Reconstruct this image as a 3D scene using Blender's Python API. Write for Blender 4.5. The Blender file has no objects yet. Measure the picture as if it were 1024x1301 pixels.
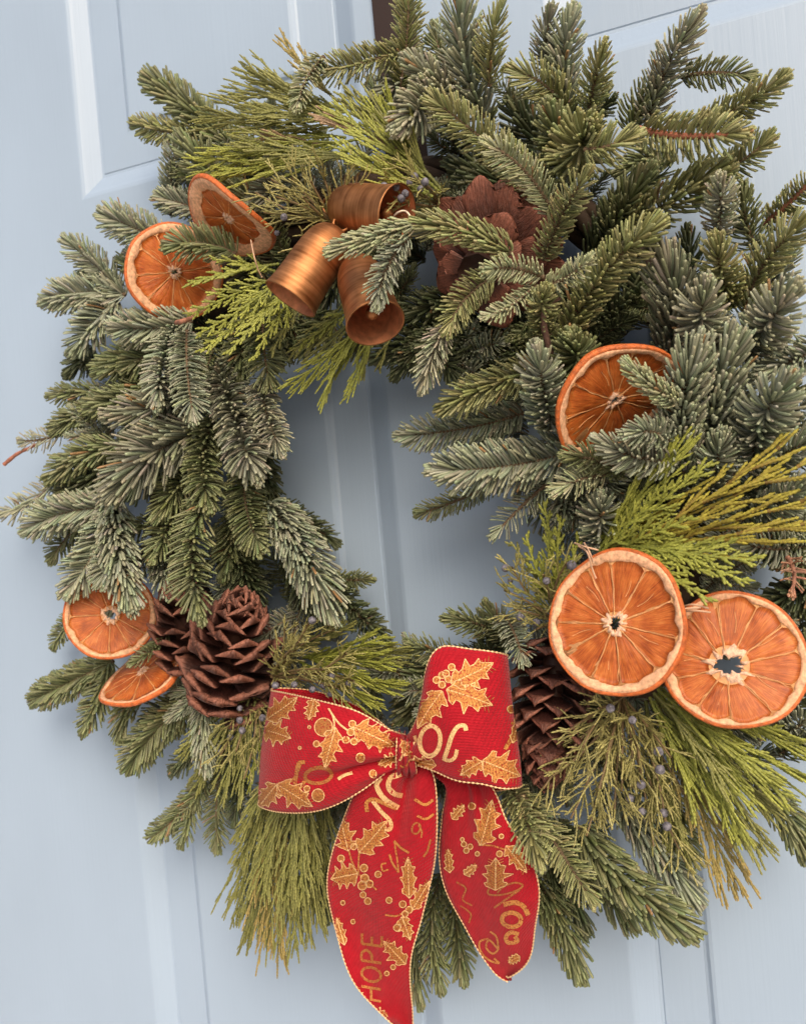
import bpy, bmesh, math, random
import numpy as np
from mathutils import Vector, Matrix
from mathutils.bvhtree import BVHTree
from mathutils.geometry import delaunay_2d_cdt

# ------------------------------------------------------------------ camera, light, exposure
sc = bpy.context.scene
FPX, DIST, PSI, RHO = 1100.0, 0.70, math.radians(21.9), math.radians(5.1)
IW, IH = 1024.0, 1301.0
Fw = np.array([-math.sin(PSI), math.cos(PSI), 0.0])
R0 = np.array([math.cos(PSI), math.sin(PSI), 0.0])
ZU = np.array([0, 0, 1.0])
Rt = math.cos(RHO) * R0 - math.sin(RHO) * ZU
Up = math.sin(RHO) * R0 + math.cos(RHO) * ZU
CAM = -DIST * Fw

cam = bpy.data.cameras.new('camera')
cam.sensor_fit = 'VERTICAL'; cam.sensor_height = 24.0; cam.sensor_width = 24.0
cam.lens = FPX / IH * 24.0
cam.clip_start = 0.01; cam.clip_end = 500
cam.dof.use_dof = True
cam.dof.focus_distance = 0.58
cam.dof.aperture_fstop = 7.0
co = bpy.data.objects.new('camera', cam); sc.collection.objects.link(co)
co.matrix_world = Matrix(((Rt[0], Up[0], -Fw[0], CAM[0]), (Rt[1], Up[1], -Fw[1], CAM[1]), (Rt[2], Up[2], -Fw[2], CAM[2]), (0, 0, 0, 1)))
sc.camera = co

SUN_DIR = Vector((0.42, -0.72, 0.58)).normalized()          # from the door towards the light
world = bpy.data.worlds.new('World'); sc.world = world; world.use_nodes = True
wn = world.node_tree.nodes; wl = world.node_tree.links
sky = wn.new('ShaderNodeTexSky'); sky.sky_type = 'NISHITA'; sky.sun_disc = False
sky.sun_elevation = math.asin(SUN_DIR.z); sky.sun_rotation = math.atan2(SUN_DIR.x, SUN_DIR.y)
sky.air_density = 1.0; sky.dust_density = 6.0; sky.ozone_density = 0.6
wl.new(sky.outputs[0], wn['Background'].inputs['Color'])
wn['Background'].inputs['Strength'].default_value = 0.13
sun = bpy.data.lights.new('sun', 'SUN'); sun.energy = 1.5; sun.angle = math.radians(36); sun.color = (1.0, 0.83, 0.62)
so = bpy.data.objects.new('sun', sun); sc.collection.objects.link(so)
so.rotation_euler = (-SUN_DIR).to_track_quat('-Z', 'Y').to_euler()
sc.view_settings.view_transform = 'Standard'; sc.view_settings.look = 'None'
sc.view_settings.gamma = 1.0; sc.view_settings.use_curve_mapping = False
sc.view_settings.exposure = 0.14
sc.cycles.max_bounces = 6; sc.cycles.diffuse_bounces = 3; sc.cycles.glossy_bounces = 3; sc.cycles.transmission_bounces = 3

# ------------------------------------------------------------------ helpers
rng = np.random.default_rng(7); random.seed(7)
def at(x, y, h=0.0):
    """point h metres in front of the door, measured off the photograph"""
    d = Fw + (x - IW / 2) / FPX * Rt - (y - IH / 2) / FPX * Up
    return CAM + d * ((-h - CAM[1]) / d[1])
def pxm(p):                                                    # pixels per metre at a point
    return FPX / float((np.asarray(p) - CAM) @ Fw)
def nrm(v):
    v = np.asarray(v, float); return v / (np.linalg.norm(v, axis=-1, keepdims=True) + 1e-12)

ORIG = {}
def link(o, parent=None, origin=None):
    sc.collection.objects.link(o)
    origin = np.zeros(3) if origin is None else np.asarray(origin, float)
    ORIG[o.name] = origin
    if parent is not None:
        o.parent = parent; o.location = origin - ORIG[parent.name]
    else:
        o.location = origin
    return o
def empty(name, origin, parent=None):
    o = bpy.data.objects.new(name, None); o.empty_display_size = 0.02
    return link(o, parent, origin)
def tag(o, label=None, cat=None, group=None, kind=None):
    if label: o['label'] = label
    if cat: o['category'] = cat
    if group: o['group'] = group
    if kind: o['kind'] = kind
    return o
def mesh_np(name, V, Q=None, T=None, mats=(), col=None, smooth=True, mi=None):
    V = np.asarray(V, np.float32)
    Q = np.zeros((0, 4), np.int32) if Q is None or len(Q) == 0 else np.asarray(Q, np.int32)
    T = np.zeros((0, 3), np.int32) if T is None or len(T) == 0 else np.asarray(T, np.int32)
    me = bpy.data.meshes.new(name)
    me.vertices.add(len(V)); me.vertices.foreach_set('co', V.ravel())
    me.loops.add(Q.size + T.size)
    me.loops.foreach_set('vertex_index', np.concatenate([Q.ravel(), T.ravel()]))
    me.polygons.add(len(Q) + len(T))
    me.polygons.foreach_set('loop_start', np.concatenate([np.arange(len(Q)) * 4, Q.size + np.arange(len(T)) * 3]).astype(np.int32))
    if mi is not None: me.polygons.foreach_set('material_index', np.asarray(mi, np.int32))
    me.update(calc_edges=True)
    me.polygons.foreach_set('use_smooth', np.full(len(me.polygons), smooth))
    if col is not None:
        a = me.color_attributes.new('Col', 'FLOAT_COLOR', 'POINT')
        c = np.ones((len(V), 4), np.float32); c[:, :3] = col
        a.data.foreach_set('color', c.ravel())
    for m in mats: me.materials.append(m)
    return me
def obj(name, V, Q=None, T=None, mat=None, parent=None, origin=None, **kw):
    origin = np.zeros(3) if origin is None else np.asarray(origin, float)
    mats = mat if isinstance(mat, (list, tuple)) else ([mat] if mat else [])
    me = mesh_np(name, np.asarray(V, float) - origin, Q, T, mats, **kw)
    return link(bpy.data.objects.new(name, me), parent, origin)

class MB:
    """collects tubes and sheets, builds ONE mesh"""
    def __init__(s): s.V = []; s.Q = []; s.T = []; s.C = []; s.n = 0
    def add(s, V, Q=None, T=None, col=(1, 1, 1)):
        V = np.asarray(V, float)
        if Q is not None and len(Q): s.Q.append(np.asarray(Q, np.int64) + s.n)
        if T is not None and len(T): s.T.append(np.asarray(T, np.int64) + s.n)
        c = np.asarray(col, float)
        s.C.append(np.broadcast_to(c, V.shape) if c.ndim == 1 else c)
        s.V.append(V); s.n += len(V)
    def tube(s, P, r, sides=5, col=(1, 1, 1), flat=1.0, face=None):
        P = np.asarray(P, float); k = len(P)
        r = np.broadcast_to(np.asarray(r, float), (k,))
        T = nrm(np.gradient(P, axis=0))
        ref = np.array([0.13, -0.9, 0.2]) if face is None else np.asarray(face)
        A = nrm(np.cross(T, ref)); B = np.cross(A, T)
        th = np.arange(sides) * 2 * math.pi / sides
        V = (P[:, None] + r[:, None, None] * (np.cos(th)[None, :, None] * A[:, None] + flat * np.sin(th)[None, :, None] * B[:, None])).reshape(-1, 3)
        i = np.arange(k - 1)[:, None] * sides; j = np.arange(sides)[None]; j2 = (j + 1) % sides
        Q = np.stack([i + j, i + j2, i + sides + j2, i + sides + j], -1).reshape(-1, 4)
        V = np.vstack([V, P[0], P[-1]])
        T2 = [(a_, len(V) - 2, b_) for a_, b_ in zip(((np.arange(sides) + 1) % sides), np.arange(sides))]
        o = (k - 1) * sides
        T2 += [(o + a_, len(V) - 1, o + b_) for a_, b_ in zip(np.arange(sides), (np.arange(sides) + 1) % sides)]
        c = np.asarray(col, float)
        if c.ndim == 2: c = np.vstack([np.repeat(c, sides, 0), c[:1], c[-1:]])
        s.add(V, Q, T2, c)
    def build(s, name, mat, parent=None, origin=None, smooth=True):
        V = np.vstack(s.V); Q = np.vstack(s.Q) if s.Q else None; T = np.vstack(s.T) if s.T else None
        return obj(name, V, Q, T, mat, parent, origin, col=np.vstack(s.C), smooth=smooth)
def bez(a, b, c, n):
    t = np.linspace(0, 1, n)[:, None]
    return (1 - t) ** 2 * a + 2 * t * (1 - t) * b + t * t * c
def grid_quads(nu, nv, wrap=False):
    i = np.arange(nu - 1)[:, None] * nv; jn = nv if wrap else nv - 1
    j = np.arange(jn)[None]; j2 = (j + 1) % nv
    return np.stack([i + j, i + j2, i + nv + j2, i + nv + j], -1).reshape(-1, 4)
def catmull(P, n):
    P = np.asarray(P, float); k = len(P)
    E = np.concatenate([[2 * P[0] - P[1]], P, [2 * P[-1] - P[-2]]])
    t = np.linspace(0, k - 1 - 1e-9, n); i = t.astype(int); u = (t - i).reshape((-1,) + (1,) * (P.ndim - 1))
    p0, p1, p2, p3 = E[i], E[i + 1], E[i + 2], E[i + 3]
    return 0.5 * (2 * p1 + (p2 - p0) * u + (2 * p0 - 5 * p1 + 4 * p2 - p3) * u ** 2 + (3 * p1 - p0 - 3 * p2 + p3) * u ** 3)

# ------------------------------------------------------------------ materials
def mat(name, color=(0.5, 0.5, 0.5), rough=0.5, metal=0.0, spec=0.5, attr=False, var=None, bump=None, sss=0.0, sheen=0.0, trans=0.0, emis=None):
    m = bpy.data.materials.new(name); m.use_nodes = True
    n = m.node_tree.nodes; l = m.node_tree.links; b = n['Principled BSDF']
    b.inputs['Base Color'].default_value = (*color, 1); b.inputs['Roughness'].default_value = rough
    b.inputs['Metallic'].default_value = metal; b.inputs['Specular IOR Level'].default_value = spec
    if sss: b.inputs['Subsurface Weight'].default_value = sss; b.inputs['Subsurface Radius'].default_value = (0.004, 0.0015, 0.0006); b.inputs['Subsurface Scale'].default_value = 1.0
    if sheen: b.inputs['Sheen Weight'].default_value = sheen
    src = None
    if attr:
        a = n.new('ShaderNodeVertexColor'); a.layer_name = 'Col'; src = a.outputs['Color']
    tc = n.new('ShaderNodeTexCoord')
    if var:                                                    # (scale, amount, stretch)
        mp = n.new('ShaderNodeMapping'); mp.inputs['Scale'].default_value = var[2]
        l.new(tc.outputs['Object'], mp.inputs['Vector'])
        nz = n.new('ShaderNodeTexNoise'); nz.inputs['Scale'].default_value = var[0]; nz.inputs['Detail'].default_value = 5
        l.new(mp.outputs[0], nz.inputs['Vector'])
        mr = n.new('ShaderNodeMapRange'); mr.inputs['From Min'].default_value = 0.3; mr.inputs['From Max'].default_value = 0.7
        mr.inputs['To Min'].default_value = 1 - var[1]; mr.inputs['To Max'].default_value = 1 + var[1]
        l.new(nz.outputs['Fac'], mr.inputs['Value'])
        mx = n.new('ShaderNodeMix'); mx.data_type = 'RGBA'; mx.blend_type = 'MULTIPLY'; mx.inputs[0].default_value = 1
        if src is not None: l.new(src, mx.inputs[6])
        else: mx.inputs[6].default_value = (*color, 1)
        l.new(mr.outputs[0], mx.inputs[7]); src = mx.outputs[2]
    if src is not None: l.new(src, b.inputs['Base Color'])
    if bump:                                                   # (scale, strength, stretch, distance)
        mp = n.new('ShaderNodeMapping'); mp.inputs['Scale'].default_value = bump[2]
        l.new(tc.outputs['Object'], mp.inputs['Vector'])
        nz = n.new('ShaderNodeTexNoise'); nz.inputs['Scale'].default_value = bump[0]; nz.inputs['Detail'].default_value = 4
        l.new(mp.outputs[0], nz.inputs['Vector'])
        bp = n.new('ShaderNodeBump'); bp.inputs['Strength'].default_value = bump[1]; bp.inputs['Distance'].default_value = bump[3]
        l.new(nz.outputs['Fac'], bp.inputs['Height']); l.new(bp.outputs[0], b.inputs['Normal'])
    return m
M = {}
M['door'] = mat('door_paint', (0.342, 0.450, 0.612), 0.40, var=(7, 0.04, (1, 1, 0.5)), bump=(330, 0.26, (1, 1, 0.022), 0.0007))
M['metal'] = mat('dark_bronze_metal', (0.035, 0.02, 0.017), 0.45, 0.4, bump=(300, 0.2, (1, 1, 1), 0.0005))
M['needle'] = mat('fir_needle', rough=0.42, spec=0.45, attr=True, var=(180, 0.18, (1, 1, 1)))
M['bark'] = mat('fir_twig_bark', rough=0.75, attr=True, var=(400, 0.3, (1, 1, 1)), bump=(900, 0.5, (1, 1, 1), 0.0008))
M['scaleleaf'] = mat('cedar_scale_leaf', rough=0.5, spec=0.4, attr=True, var=(300, 0.2, (1, 1, 1)))
M['berry'] = mat('juniper_berry_bloom', (0.15, 0.145, 0.18), 0.62, spec=0.4, var=(520, 0.6, (1, 1, 1)))
M['cone'] = mat('pinecone_scale', rough=0.55, attr=True, var=(7, 0.4, (1, 2.5, 1)), bump=(8, 0.32, (1, 2.5, 1), 0.05))
def per_piece(m, lo, hi):                                      # every scale a little lighter or darker than its neighbours
    n = m.node_tree.nodes; l = m.node_tree.links; b = n['Principled BSDF']; src = b.inputs['Base Color'].links[0].from_socket
    oi = n.new('ShaderNodeObjectInfo'); mr = n.new('ShaderNodeMapRange'); mr.inputs['To Min'].default_value = lo; mr.inputs['To Max'].default_value = hi
    l.new(oi.outputs['Random'], mr.inputs['Value']); mx = n.new('ShaderNodeMix'); mx.data_type = 'RGBA'; mx.blend_type = 'MULTIPLY'; mx.inputs[0].default_value = 1
    l.new(src, mx.inputs[6]); l.new(mr.outputs[0], mx.inputs[7]); l.new(mx.outputs[2], b.inputs['Base Color'])
per_piece(M['cone'], 0.7, 1.25)
M['string'] = mat('jute_string', (0.62, 0.40, 0.27), 0.85, bump=(1500, 0.6, (1, 1, 1), 0.0005))
M['vine'] = mat('grapevine_ring', (0.05, 0.03, 0.018), 0.85, bump=(200, 0.6, (1, 1, 1), 0.002))

# ------------------------------------------------------------------ the door
PX = [(-0.294, -0.004), (0.148, 0.438)]                         # panel columns
PZ = [(0.317, 1.00), (-0.95, 0.178)]                            # panel rows (upper, lower)
dr = bpy.data.objects.new
xs = [-0.62, PX[0][0], PX[0][1], PX[1][0], PX[1][1], 0.56]; zs = [-1.12, PZ[1][0], PZ[1][1], PZ[0][0], PZ[0][1], 1.12]
bm = bmesh.new()
for i in range(5):
    for j in range(5):
        if i in (1, 3) and j in (1, 3): continue
        bm.faces.new([bm.verts.new((x, 0, z)) for x, z in ((xs[i], zs[j]), (xs[i + 1], zs[j]), (xs[i + 1], zs[j + 1]), (xs[i], zs[j + 1]))])
bmesh.ops.remove_doubles(bm, verts=bm.verts, dist=1e-6)
edge = [e for e in bm.edges if e.is_boundary and (abs(abs(e.verts[0].co.z) - 1.12) < 1e-4 and abs(abs(e.verts[1].co.z) - 1.12) < 1e-4 or abs(e.verts[0].co.x - e.verts[1].co.x) < 1e-5 and (e.verts[0].co.x < -0.6 or e.verts[0].co.x > 0.55))]
r = bmesh.ops.extrude_edge_only(bm, edges=edge)
for v in r['geom']:
    if isinstance(v, bmesh.types.BMVert): v.co.y += 0.044
me = bpy.data.meshes.new('door'); bm.to_mesh(me); bm.free(); me.materials.append(M['door'])
door = link(bpy.data.objects.new('door', me), None, None)
tag(door, 'pale blue painted panel door behind the wreath', 'door', kind='structure')
PROF = [(0, 0), (0.0015, 0.0003), (0.004, 0.0012), (0.007, 0.0028), (0.019, 0.0085), (0.0215, 0.0088), (0.0225, 0.0080), (0.050, 0.0068), (0.0535, 0.0066), (0.0555, 0.0058), (0.058, 0.0036), (0.0605, 0.0030), (0.064, 0.0030)]
for (x0, x1) in PX:
    for (z0, z1) in PZ:
        V = []
        for s, y in PROF:
            V += [(x0 + s, y, z0 + s), (x1 - s, y, z0 + s), (x1 - s, y, z1 - s), (x0 + s, y, z1 - s)]
        Q = grid_quads(len(PROF), 4, True).tolist(); k = (len(PROF) - 1) * 4; Q.append([k, k + 1, k + 2, k + 3])
        p = obj('panel', V, np.array(Q)[:, ::-1], None, M['door'], door, smooth=False)
        p.data.polygons.foreach_set('use_smooth', [False] * len(p.data.polygons))

M['floor'] = mat('pale_concrete', (0.58, 0.54, 0.48), 0.85, var=(6, 0.1, (1, 1, 1)), bump=(60, 0.3, (1, 1, 1), 0.003))
g = obj('ground', [(-6, -9, -1.14), (6, -9, -1.14), (6, 0.3, -1.14), (-6, 0.3, -1.14)], [[0, 1, 2, 3]], None, M['floor'], smooth=False)  # unseen sheet below the frame, added to bounce light up onto the wreath
tag(g, 'pale concrete ground in front of the door', 'ground', kind='structure')

# ------------------------------------------------------------------ hanger strap
bm = bmesh.new()
hx0, hx1 = 0.0135, 0.0485
def bx(bm, a, b, bev=0.0006):
    r = bmesh.ops.create_cube(bm, size=1)
    for v in r['verts']: v.co = Vector([a[i] + (b[i] - a[i]) * (v.co[i] + .5) for i in range(3)])
bx(bm, (hx0, -0.0035, 0.243), (hx1, -0.0015, 1.125)); bx(bm, (hx0, -0.0035, 1.123), (hx1, 0.05, 1.1255))
bx(bm, (hx0, -0.035, 0.241), (hx1, -0.0015, 0.2435)); bx(bm, (hx0, -0.037, 0.241), (hx1, -0.0348, 0.262))
bmesh.ops.bevel(bm, geom=bm.edges[:], offset=0.0005, segments=2, affect='EDGES')
me = bpy.data.meshes.new('wreath_hanger'); bm.to_mesh(me); bm.free(); me.materials.append(M['metal'])
tag(link(bpy.data.objects.new('wreath_hanger', me)), 'dark brown metal strap over the door holding up the wreath', 'wreath hanger')

# ------------------------------------------------------------------ fir sprigs
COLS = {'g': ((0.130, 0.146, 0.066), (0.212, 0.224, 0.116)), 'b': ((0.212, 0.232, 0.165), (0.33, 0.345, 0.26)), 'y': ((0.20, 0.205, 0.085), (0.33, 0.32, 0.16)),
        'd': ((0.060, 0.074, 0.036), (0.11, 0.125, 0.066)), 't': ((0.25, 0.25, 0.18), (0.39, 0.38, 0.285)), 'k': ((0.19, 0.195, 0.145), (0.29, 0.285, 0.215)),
        'p': ((0.27, 0.285, 0.17), (0.40, 0.405, 0.26)), 'r': ((0.30, 0.14, 0.09), (0.42, 0.22, 0.15))}
def needles(P, d, b, s, L, hw, c, tipc):
    """n curved blunt needles: 4 rings of 4, one cap"""
    n = len(P); ts = np.array([0.0, 0.25, 0.62, 0.95, 1.0]); rs = np.array([0.55, 0.90, 1.0, 0.98, 0.66])
    ctr = P[:, None] + L[:, None, None] * (ts[None, :, None] * d[:, None] + (ts ** 2)[None, :, None] * b[:, None])
    tan = nrm(d[:, None] + 2 * ts[None, :, None] * b[:, None])
    A = nrm(np.cross(tan, s[:, None])); B = np.cross(A, tan)
    th = np.arange(4) * math.pi / 2
    off = np.cos(th)[None, None, :, None] * A[:, :, None] + 0.62 * np.sin(th)[None, None, :, None] * B[:, :, None]
    V = ctr[:, :, None] + (hw[:, None] * rs[None])[:, :, None, None] * off
    V = V.reshape(n * 20, 3)
    q = grid_quads(5, 4, True); q = np.vstack([q, [[16, 17, 18, 19]]])
    Q = (np.arange(n)[:, None, None] * 20 + q[None]).reshape(-1, 4)
    w = np.array([0.0, 0.08, 0.25, 0.7, 1.0])
    C = c[:, None] * (1 - w[None, :, None]) + tipc[:, None] * w[None, :, None]
    C = np.repeat(C, 4, axis=1).reshape(-1, 3)
    return V, Q, C
def sprig_data(crv, L, style, colk, dens=1.0, face=None, stemcol=None, bud=None, hwm=1.0, rg=rng):
    crv = np.asarray(crv); seg = np.linalg.norm(np.diff(crv, axis=0), axis=1); ln = seg.sum(); cum = np.r_[0, np.cumsum(seg)]
    def pt(s): return np.stack([np.interp(s, cum, crv[:, i]) for i in range(3)], -1)
    step = {'b': 0.00028, 'f': 0.00034, 'u': 0.00030, 's': 0.0009}[style] / dens
    n = max(24, int(ln / step)); s = np.linspace(0.0, ln, n) + rg.normal(0, step * .5, n); s = np.clip(s, 0, ln)
    ntip = 20; s = np.r_[s, ln - np.linspace(0.002, 0, ntip)]; n += ntip
    u = s / ln; P = pt(s); T = nrm(pt(np.minimum(s + 1e-3, ln)) - pt(np.maximum(s - 1e-3, 0)))
    face = np.array([0, -1, 0.0]) if face is None else nrm(face)
    N = nrm(np.cross(T, face)); Fv = np.cross(N, T); idx = np.arange(n)
    ends = np.clip((1 - u) * ln / (L * 0.75), 0, 1) ** 0.8      # 0 at the tip
    jit = rg.normal(0, 5, n)
    # slow, coherent waviness along the twig so that neighbours lean together
    wave = 6 * np.sin(u * rg.uniform(5, 12) + rg.uniform(0, 6))
    if style == 'f' or style == 's':
        side = np.where(idx % 2 == 0, 1, -1); lay = np.array([-0.25, 0.15, 0.55, 0.95])[(idx // 2) % 4]; phi = lay + rg.normal(0, 0.10, n)
        lat = side[:, None] * np.cos(phi)[:, None] * N + np.sin(phi)[:, None] * Fv
        alpha = np.radians(6 + 64 * ends + jit + wave); bend = 0.22 * T + 0.05 * Fv; lenk = 1 - 0.16 * np.clip(lay, 0, 1)
    elif style == 'u':
        side = np.where(idx % 2 == 0, 1, -1); lay = np.array([-.2, .2, .6, 1.0, 1.35])[(idx // 2) % 5]; phi = lay + rg.normal(0, .08, n)
        lat = side[:, None] * np.cos(phi)[:, None] * N + np.sin(phi)[:, None] * Fv
        alpha = np.radians(8 + 68 * ends + jit + wave); lenk = np.full(n, 1.12)
        bend = 0.46 * T - 0.30 * lat * np.clip(ends, .3, 1)[:, None]
    else:
        phi = idx * 2.39996 + rg.normal(0, .12, n)
        lat = np.cos(phi)[:, None] * N + np.sin(phi)[:, None] * Fv
        alpha = np.radians(5 + 66 * ends + jit + wave); bend = 0.30 * T - 0.10 * lat + 0.06 * Fv; lenk = np.full(n, 1.0)
    d = np.cos(alpha)[:, None] * T + np.sin(alpha)[:, None] * lat
    d = nrm(d + rg.normal(0, 0.03, (n, 3))); bend = bend + rg.normal(0, 0.035, (n, 3))
    Ln = L * lenk * (0.72 + 0.28 * ends) * (0.80 + 0.20 * np.minimum(1, u * 6)) * rg.uniform(0.86, 1.05, n) * np.where(rg.random(n) < .07, .7, 1)
    c0, c1 = [np.array(x) for x in COLS[colk]]
    k = np.clip(rg.normal(0.45, 0.3, n), 0, 1)[:, None]; c = c0 * (1 - k) + c1 * k
    c *= rg.uniform(0.86, 1.14, (n, 1)) * (1 + 0.05 * rg.normal(size=(n, 3)))
    c *= np.array([1.0, 1.035, 1.08]); dead = rg.random(n) < 0.008; c[dead] = (0.27, 0.16, 0.08)
    tipc = c * np.array([1.14, 1.13, 1.02]) + np.array([0.012, 0.011, 0.004])
    hw = 0.00112 * hwm * rg.uniform(0.88, 1.10, n) * np.clip(L / 0.017, 0.72, 1.15)
    V, Q, C = needles(P, d, bend, nrm(T + rg.normal(0, .2, (n, 3))), Ln, hw, c, tipc)
    return ln, V, Q, C
WREATH_O = at(505, 640, 0.0)
wreath = empty('wreath', WREATH_O)
tag(wreath, 'large round evergreen wreath of fir, cedar and juniper hanging on the door', 'wreath')
def stem_mb(crv, r0, r1, colr, bud=None):
    mb = MB(); k = len(crv)
    mb.tube(crv, np.linspace(r0, r1, k), 6, colr)
    if bud is not None:                                         # closed winter buds at the tip
        T = nrm(crv[-1] - crv[-2])
        for q in range(3):
            o = nrm(rng.normal(size=3)) * 0.0016 * (q > 0); a = crv[-1] + o
            ts = np.linspace(0, 1, 6)
            mb.tube(a + T * (ts[:, None] * 0.006), 0.0021 * np.sin(math.pi * (0.12 + 0.84 * ts)) ** 0.8, 6, bud)
    return mb
def fir(bx_, by_, bh, tx, ty, th, w, style='b', colk='g', bend=None, dens=1.0, stem=(0.13, 0.085, 0.05), bud=None, hwm=1.0, label=None, tilt=0.25, sr=1.0):
    A = at(bx_, by_, bh); Bp = at(tx, ty, th); ln = np.linalg.norm(Bp - A)
    mid = (A + Bp) / 2; L = w / pxm(mid) * 0.98
    dirv = nrm(Bp - A); Bp = Bp - dirv * min(L * 0.72, 0.6 * ln)               # needles reach past the end of the twig
    if bend is None: bend = rng.uniform(-0.15, 0.15)
    side = nrm(np.cross(dirv, [0, -1, 0])); c = (A + Bp) / 2 + side * bend * ln + np.array([0, -1, 0]) * rng.uniform(0.0, 0.10) * ln
    crv = bez(A, c, Bp, 12)
    face = nrm(np.array([0, -1, 0.0]) + rng.normal(0, tilt, 3))
    hwm *= rng.uniform(.88, 1.10); dens *= rng.uniform(.85, 1.1)
    _, V, Q, C = sprig_data(crv, L, style, colk, dens, face, hwm=hwm)
    o = stem_mb(crv, 0.0016 * sr, 0.0010 * sr, stem, bud).build('fir_sprig', M['bark'], wreath, A)
    if label: o['label'] = label
    obj('needles', V, Q, None, M['needle'], o, A, col=C)
    return o
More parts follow.
